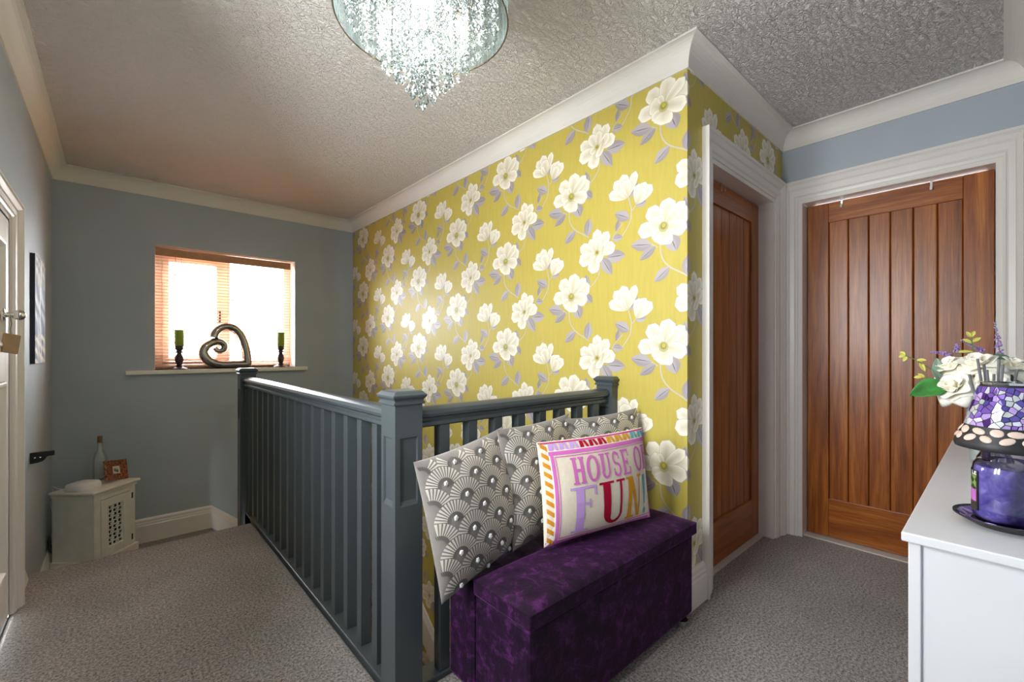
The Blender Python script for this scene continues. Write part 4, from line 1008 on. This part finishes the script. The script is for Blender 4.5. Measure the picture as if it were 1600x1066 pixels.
for row, (tt, cnt, off) in enumerate(((0.27, 16, 0.0), (0.72, 14, 0.5))):
    for k in range(cnt):
        a = 2*pi*(k+off+pr_.uniform(-.1, .1))/cnt
        r = 0.0655-(0.0125)*tt; z = zs+0.013+0.026*tt
        nrm = Vector((0.82*cos(a), 0.82*sin(a), 0.57)).normalized(); q = nrm.to_track_quat('Z', 'Y')
        o = link('pebble', PEBM, sh, 0, (r*cos(a)-0.0008*cos(a), r*sin(a)-0.0008*sin(a), z-zs)); o.rotation_euler = (q.to_matrix().to_4x4() @ Matrix.Rotation(pr_.uniform(-0.5, 0.5), 4, 'Z')).to_euler(); o.scale = (pr_.uniform(0.008, 0.0115), pr_.uniform(0.0058, 0.0080), 0.0026)
# reed diffuser
dx_, dy_ = 1.50, 0.012
rd = thing('reed_diffuser', 'grey reed sticks in a diffuser bottle behind the candle shade', 'diffuser', (dx_, dy_, KZ))
m_ = MB(); m_.lathe([(0.028, 0), (0.030, 0.003), (0.030, 0.06), (0.022, 0.075), (0.012, 0.082), (0.012, 0.10)], 24, (dx_, dy_, KZ), cap=False); m_.build('bottle', M['jar'], rd, smooth=40)
m_ = MB(); m_.lathe([(0.026, 0.004), (0.027, 0.03)], 24, (dx_, dy_, KZ)); m_.build('oil', MOS[1], rd)
for k, (ax, ay) in enumerate(((-.12, .20), (.05, .14), (.10, .09), (-.15, .06), (.14, .01), (.02, -.03), (-.08, -.06), (.1, -.17))):
    m_ = MB(); m_.tube([(dx_-ax*0.02, dy_-ay*0.03, KZ+0.008), (dx_+ax*0.25, dy_+ay*0.20, KZ+0.252+0.012*((k*3) % 4))], 0.0026, 8); m_.build('reed', M['reed'], rd)
# vase and flowers
VX, VY = 1.745, 0.030
va = thing('glass_vase', 'clear tumbler vase holding the white roses on the console', 'vase', (VX, VY, KZ))
m_ = MB(); m_.lathe([(0.030, 0.0), (0.032, 0.003), (0.040, 0.170), (0.038, 0.170), (0.030, 0.012), (0.0, 0.010)], 28, (VX, VY, KZ), cap=False); m_.build('tumbler', M['bottle'], va, smooth=40)
m_ = MB(); m_.lathe([(0.0292, 0.0125), (0.036, 0.12)], 24, (VX, VY, KZ)); m_.build('water', M['glass'], va)
def petal_patch(mb, base, az, tilt, L, wd, curl, cup):
    ca, sa = cos(az), sin(az)
    def fn(u, v):
        k = (v-0.5)*2; w = wd*(sin(pi*min(1, 0.12+u*0.78))**0.7)
        th_ = tilt+curl*u*u
        r = L*u*sin(th_)*1.0+0.002; z = L*u*cos(th_)
        rr = r-cup*k*k*wd
        x = rr; y = k*w
        return (base[0]+ca*x-sa*y, base[1]+sa*x+ca*y, base[2]+z+0.15*cup*k*k*wd)
    mb.grid(fn, 7, 6)
rr_ = random.Random(11)
def rose(label, head, R, lean):
    root = thing('white_rose', label, 'flower', head, group='white roses in the tumbler vase')
    d = Vector(lean).normalized(); q = d.to_track_quat('Z', 'Y'); root.rotation_euler = q.to_euler()
    for ring, (n, tilt, L, wd, curl) in enumerate(((3, 0.10, 0.75, 0.30, 0.1), (4, 0.32, 0.85, 0.42, 0.25), (5, 0.62, 0.95, 0.52, 0.5), (6, 0.95, 1.0, 0.58, 0.75))):
        for k in range(n):
            m_ = MB(); petal_patch(m_, (0, 0, -R*0.35), 2*pi*(k+ring*0.37)/n+rr_.uniform(-.1, .1), tilt, L*R, wd*R, curl+rr_.uniform(-.1, .15), 0.35)
            o = m_.build('petal', M['rosepetal'], root, smooth=True, fix=False, loc=(0, 0, 0)); s_ = o.modifiers.new('thickness', 'SOLIDIFY'); s_.thickness = 0.0008
    m_ = MB(); inv = root.rotation_euler.to_matrix().inverted()
    e = inv @ (Vector((VX+rr_.uniform(-.012, .012), VY+rr_.uniform(-.012, .012), KZ+0.03))-Vector(head)); mid = inv @ (Vector((VX, VY, KZ+0.165))-Vector(head))
    m_.tube([(0, 0, -R*0.3), tuple(mid), tuple(e)], 0.0025, 8); m_.build('stem', M['stem'], root, loc=(0, 0, 0))
rose('white rose low at the front of the bouquet beside the large green leaf', (1.645, 0.088, KZ+0.212), 0.052, (-0.75, 0.35, 0.6))
rose('white rose at upper left of the bouquet', (1.735, 0.100, KZ+0.264), 0.050, (-0.35, 0.5, 0.8))
rose('white rose highest in the middle of the bouquet', (1.700, 0.045, KZ+0.274), 0.054, (-0.4, 0.1, 0.9))
rose('white rose half hidden by the top of the mosaic shade', (1.655, 0.020, KZ+0.220), 0.050, (-0.8, 0.0, 0.6))
rose('white rose at the far right behind the reed sticks', (1.78, -0.020, KZ+0.267), 0.05, (-0.2, -0.3, 0.9))
def leafy(name, label, cat, stem_pts, leaves, mat, group=None):
    root = thing(name, label, cat, stem_pts[0], group=group)
    m_ = MB(); m_.tube(smooth_path(stem_pts, 5), 0.0016, 6); m_.build('stem', M['stem'], root)
    for (b, tp, w, fold) in leaves:
        b, tp = Vector(b), Vector(tp); d = tp-b; side = d.cross(Vector((-1.0, -0.15, 0.45))).normalized(); nn = side.cross(d).normalized()
        m_ = MB()
        m_.grid(lambda u, v: tuple(b+d*u+side*((v-.5)*2*w*0.5*(max(0, sin(pi*u))**0.8))+nn*(fold*w*abs((v-.5)*2)*sin(pi*u)-0.12*d.length*u*u)), 10, 6)
        o = m_.build('leaf', mat, root, smooth=True, fix=False); s_ = o.modifiers.new('thickness', 'SOLIDIFY'); s_.thickness = 0.0007
    return root
vt = (VX, VY, KZ+0.100)
leafy('rose_leaf', 'large bright green leaf drooping at the left of the bouquet', 'leaf', [vt, (1.70, .07, KZ+0.192), (1.665, .105, KZ+0.207)], [((1.665, .10, KZ+0.214), (1.60, .165, KZ+0.190), .052, .35)], M['leaf'])
leafy('eucalyptus_leaf', 'grey green eucalyptus leaf standing left of the roses', 'leaf', [vt, (1.735, .08, KZ+0.192), (1.725, .12, KZ+0.227)], [((1.725, .118, KZ+0.220), (1.735, .125, KZ+0.287), .026, .2), ((1.72, .11, KZ+0.212), (1.69, .13, KZ+0.257), .018, .2)], M['eucalyptus'])
leafy('eucalyptus_sprig', 'grey green eucalyptus leaves at the right of the bouquet', 'leaf', [vt, (1.79, .01, KZ+0.212), (1.83, -.01, KZ+0.262)], [((1.81, 0, KZ+0.242), (1.77, -.045, KZ+0.277), .03, .2), ((1.82, -.01, KZ+0.252), (1.84, -.06, KZ+0.252), .03, .2), ((1.83, -.01, KZ+0.262), (1.79, .01, KZ+0.297), .03, .2), ((1.80, .0, KZ+0.232), (1.76, -.04, KZ+0.232), .03, .2)], M['eucalyptus'])
leafy('lime_sprig', 'yellow green sprig reaching out left of the bouquet', 'sprig', [vt, (1.745, .11, KZ+0.222), (1.75, .165, KZ+0.274), (1.755, .195, KZ+0.292)],
      [((1.752, .163, KZ+0.274), (1.74, .150, KZ+0.247), .012, .2), ((1.752, .17, KZ+0.278), (1.74, .148, KZ+0.280), .010, .2), ((1.755, .19, KZ+0.290), (1.75, .20, KZ+0.274), .010, .2), ((1.755, .195, KZ+0.292), (1.76, .207, KZ+0.304), .012, .2), ((1.755, .195, KZ+0.292), (1.752, .21, KZ+0.287), .010, .2)], M['limeleaf'])
leafy('lime_sprig', 'small yellow green sprig below the leaning lime sprig', 'sprig', [vt, (1.735, .10, KZ+0.207), (1.74, .155, KZ+0.230)], [((1.74, .15, KZ+0.228), (1.735, .165, KZ+0.240), .010, .2), ((1.74, .155, KZ+0.230), (1.738, .175, KZ+0.228), .010, .2), ((1.74, .15, KZ+0.226), (1.735, .152, KZ+0.210), .010, .2)], M['limeleaf'])
leafy('lime_sprig', 'upright yellow green sprig at the top of the bouquet', 'sprig', [vt, (1.77, .045, KZ+0.242), (1.78, .058, KZ+0.332), (1.78, .06, KZ+0.347)],
      [((1.78, .058, KZ+0.327), (1.775, .075, KZ+0.340), .010, .2), ((1.78, .058, KZ+0.330), (1.785, .040, KZ+0.344), .010, .2), ((1.78, .06, KZ+0.344), (1.775, .068, KZ+0.360), .010, .2), ((1.78, .06, KZ+0.344), (1.785, .052, KZ+0.362), .010, .2), ((1.777, .055, KZ+0.304), (1.765, .09, KZ+0.304), .008, .2)], M['limeleaf'])
def lav(label, p0, p1):
    root = thing('lavender_sprig', label, 'flower', p0, group=None); p0, p1 = Vector(p0), Vector(p1)
    m_ = MB(); m_.tube([tuple(Vector(vt)), tuple(p0), tuple(p1)], 0.0012, 6); m_.build('stem', M['stem'], root)
    d = (p1-p0); m_ = MB(); a = d.normalized().orthogonal(); b = d.normalized().cross(a); rl = random.Random(int(abs(p0.x*9999)))
    for k in range(60):
        t_ = rl.random(); an = rl.random()*2*pi; r_ = (0.0065*(1-t_*0.75)); c_ = p0+d*t_+(a*cos(an)+b*sin(an))*r_*rl.uniform(.3, 1); s_ = 0.0026*(1-0.4*t_)
        m_.add([c_+Vector((s_, 0, 0)), c_+Vector((-s_, 0, 0)), c_+Vector((0, s_, 0)), c_+Vector((0, -s_, 0)), c_+Vector((0, 0, s_*1.4)), c_+Vector((0, 0, -s_*1.4))], [(0, 2, 4), (2, 1, 4), (1, 3, 4), (3, 0, 4), (2, 0, 5), (1, 2, 5), (3, 1, 5), (0, 3, 5)])
    o = m_.build('florets', M['lavender'], root); o['kind'] = 'stuff'
lav('lavender sprig lying flat to the left over the roses', (1.77, .095, KZ+0.294), (1.78, .145, KZ+0.304))
lav('short upright lavender sprig above the highest rose', (1.775, .085, KZ+0.304), (1.78, .088, KZ+0.327))
lav('slanted lavender sprig above the middle of the bouquet', (1.80, .035, KZ+0.304), (1.80, .08, KZ+0.337))
lav('tall lavender sprig behind the reed sticks', (1.84, .005, KZ+0.297), (1.845, .015, KZ+0.387))

# ------------------------------------------------------------------ chandelier
CX, CY, RZ, RR = 0.650, 1.100, 0.928+CAMZ, 0.240
ch = thing('chandelier', 'round organza chandelier with strings of clear crystals', 'chandelier', (CX, CY, ZC))
m_ = MB(); m_.lathe([(0.07, ZC-0.028), (0.075, ZC-0.02), (0.075, ZC-0.001)], 32, (CX, CY, 0)); m_.build('ceiling_rose', M['chrome'], ch, smooth=40)
m_ = MB(); m_.lathe([(0.012, RZ+0.05), (0.012, ZC-0.02)], 16, (CX, CY, 0)); m_.build('centre_rod', M['chrome'], ch, smooth=40)
m_ = MB(); m_.lathe([(RR, RZ), (RR, RZ+0.24)], 72, (CX, CY, 0), cap=False); m_.build('drum_shade', M['organza'], ch, smooth=True)
def ring(r, z, w, nm, mat):
    m_ = MB(); m_.tube([(CX+r*cos(2*pi*k/64), CY+r*sin(2*pi*k/64), z) for k in range(65)], w, 6); return m_.build(nm, mat, ch, smooth=True)
ring(RR, RZ, 0.0022, 'rim_ring', M['brass']); ring(RR, RZ+0.24, 0.0022, 'rim_ring', M['chrome'])
for r in (0.205, 0.165, 0.12, 0.075): ring(r, RZ+0.225, 0.0025, 'hanging_ring', M['chrome'])
for k in range(4):
    a = k*pi/2+0.4
    m_ = MB(); m_.tube([(CX+0.012*cos(a), CY+0.012*sin(a), RZ+0.228), (CX+RR*cos(a), CY+RR*sin(a), RZ+0.238)], 0.003, 8); m_.build('spoke', M['chrome'], ch)
bead = MB(); bead.lathe([(0.0012, 0.0072), (0.0080, 0.0024), (0.0080, -0.0024), (0.0012, -0.0072)], 6)
def strand(nb, dropend=True):
    m_ = MB()
    for k in range(nb):
        z = -0.008-k*0.0160; rot = (k % 2)*0.5
        m_.add([(x*cos(rot)-y*sin(rot), x*sin(rot)+y*cos(rot), zz+z) for x, y, zz in bead.v], bead.f)
    z = -0.008-nb*0.0160-0.004
    m_.lathe([(0.001, 0.0), (0.009, -0.014), (0.0095, -0.018), (0.002, -0.028)], 8, (0, 0, z))
    return m_.mesh('crystal_string', M['crystal'])
SM = {}
def hang(r, n, low, off=0.0, jit=0.01):
    for k in range(n):
        a = 2*pi*(k+off)/n; nb = int(round((RZ+0.225-(RZ+low+random.uniform(-jit, jit)))/0.0160))
        if nb not in SM: SM[nb] = strand(nb)
        link('crystal_string', SM[nb], ch, 0, (r*cos(a), r*sin(a), RZ+0.222-ZC), (0, 0, random.random()*3))
hang(0.205, 36, 0.03); hang(0.165, 34, -0.02, .5); hang(0.12, 28, -0.07); hang(0.075, 20, -0.125, .3); hang(0.03, 8, -0.18); hang(0.0, 1, -0.20, 0, 0)
for k in range(4):
    a = k*pi/2+0.95; x, y = CX+0.10*cos(a), CY+0.10*sin(a)
    m_ = MB(); m_.lathe([(0.004, 0.225), (0.004, 0.05), (0.010, 0.046), (0.010, 0.030), (0.006, 0.026)], 12, (x, y, RZ)); hld = m_.build('lamp_holder', M['brass'], ch, smooth=40)
    m_ = MB(); m_.lathe([(0.005, 0.027), (0.0095, 0.020), (0.0105, 0.0), (0.008, -0.016), (0.002, -0.020)], 12, (x, y, RZ)); m_.build('bulb', M['bulb'], hld, smooth=True)
    l = bpy.data.lights.new('bulb_light', 'POINT'); l.energy = 4.0; l.color = (1, 0.92, 0.84); l.shadow_soft_size = 0.03
    lo = bpy.data.objects.new('bulb_light', l); COL.objects.link(lo); lo.location = (x, y, RZ-0.030)
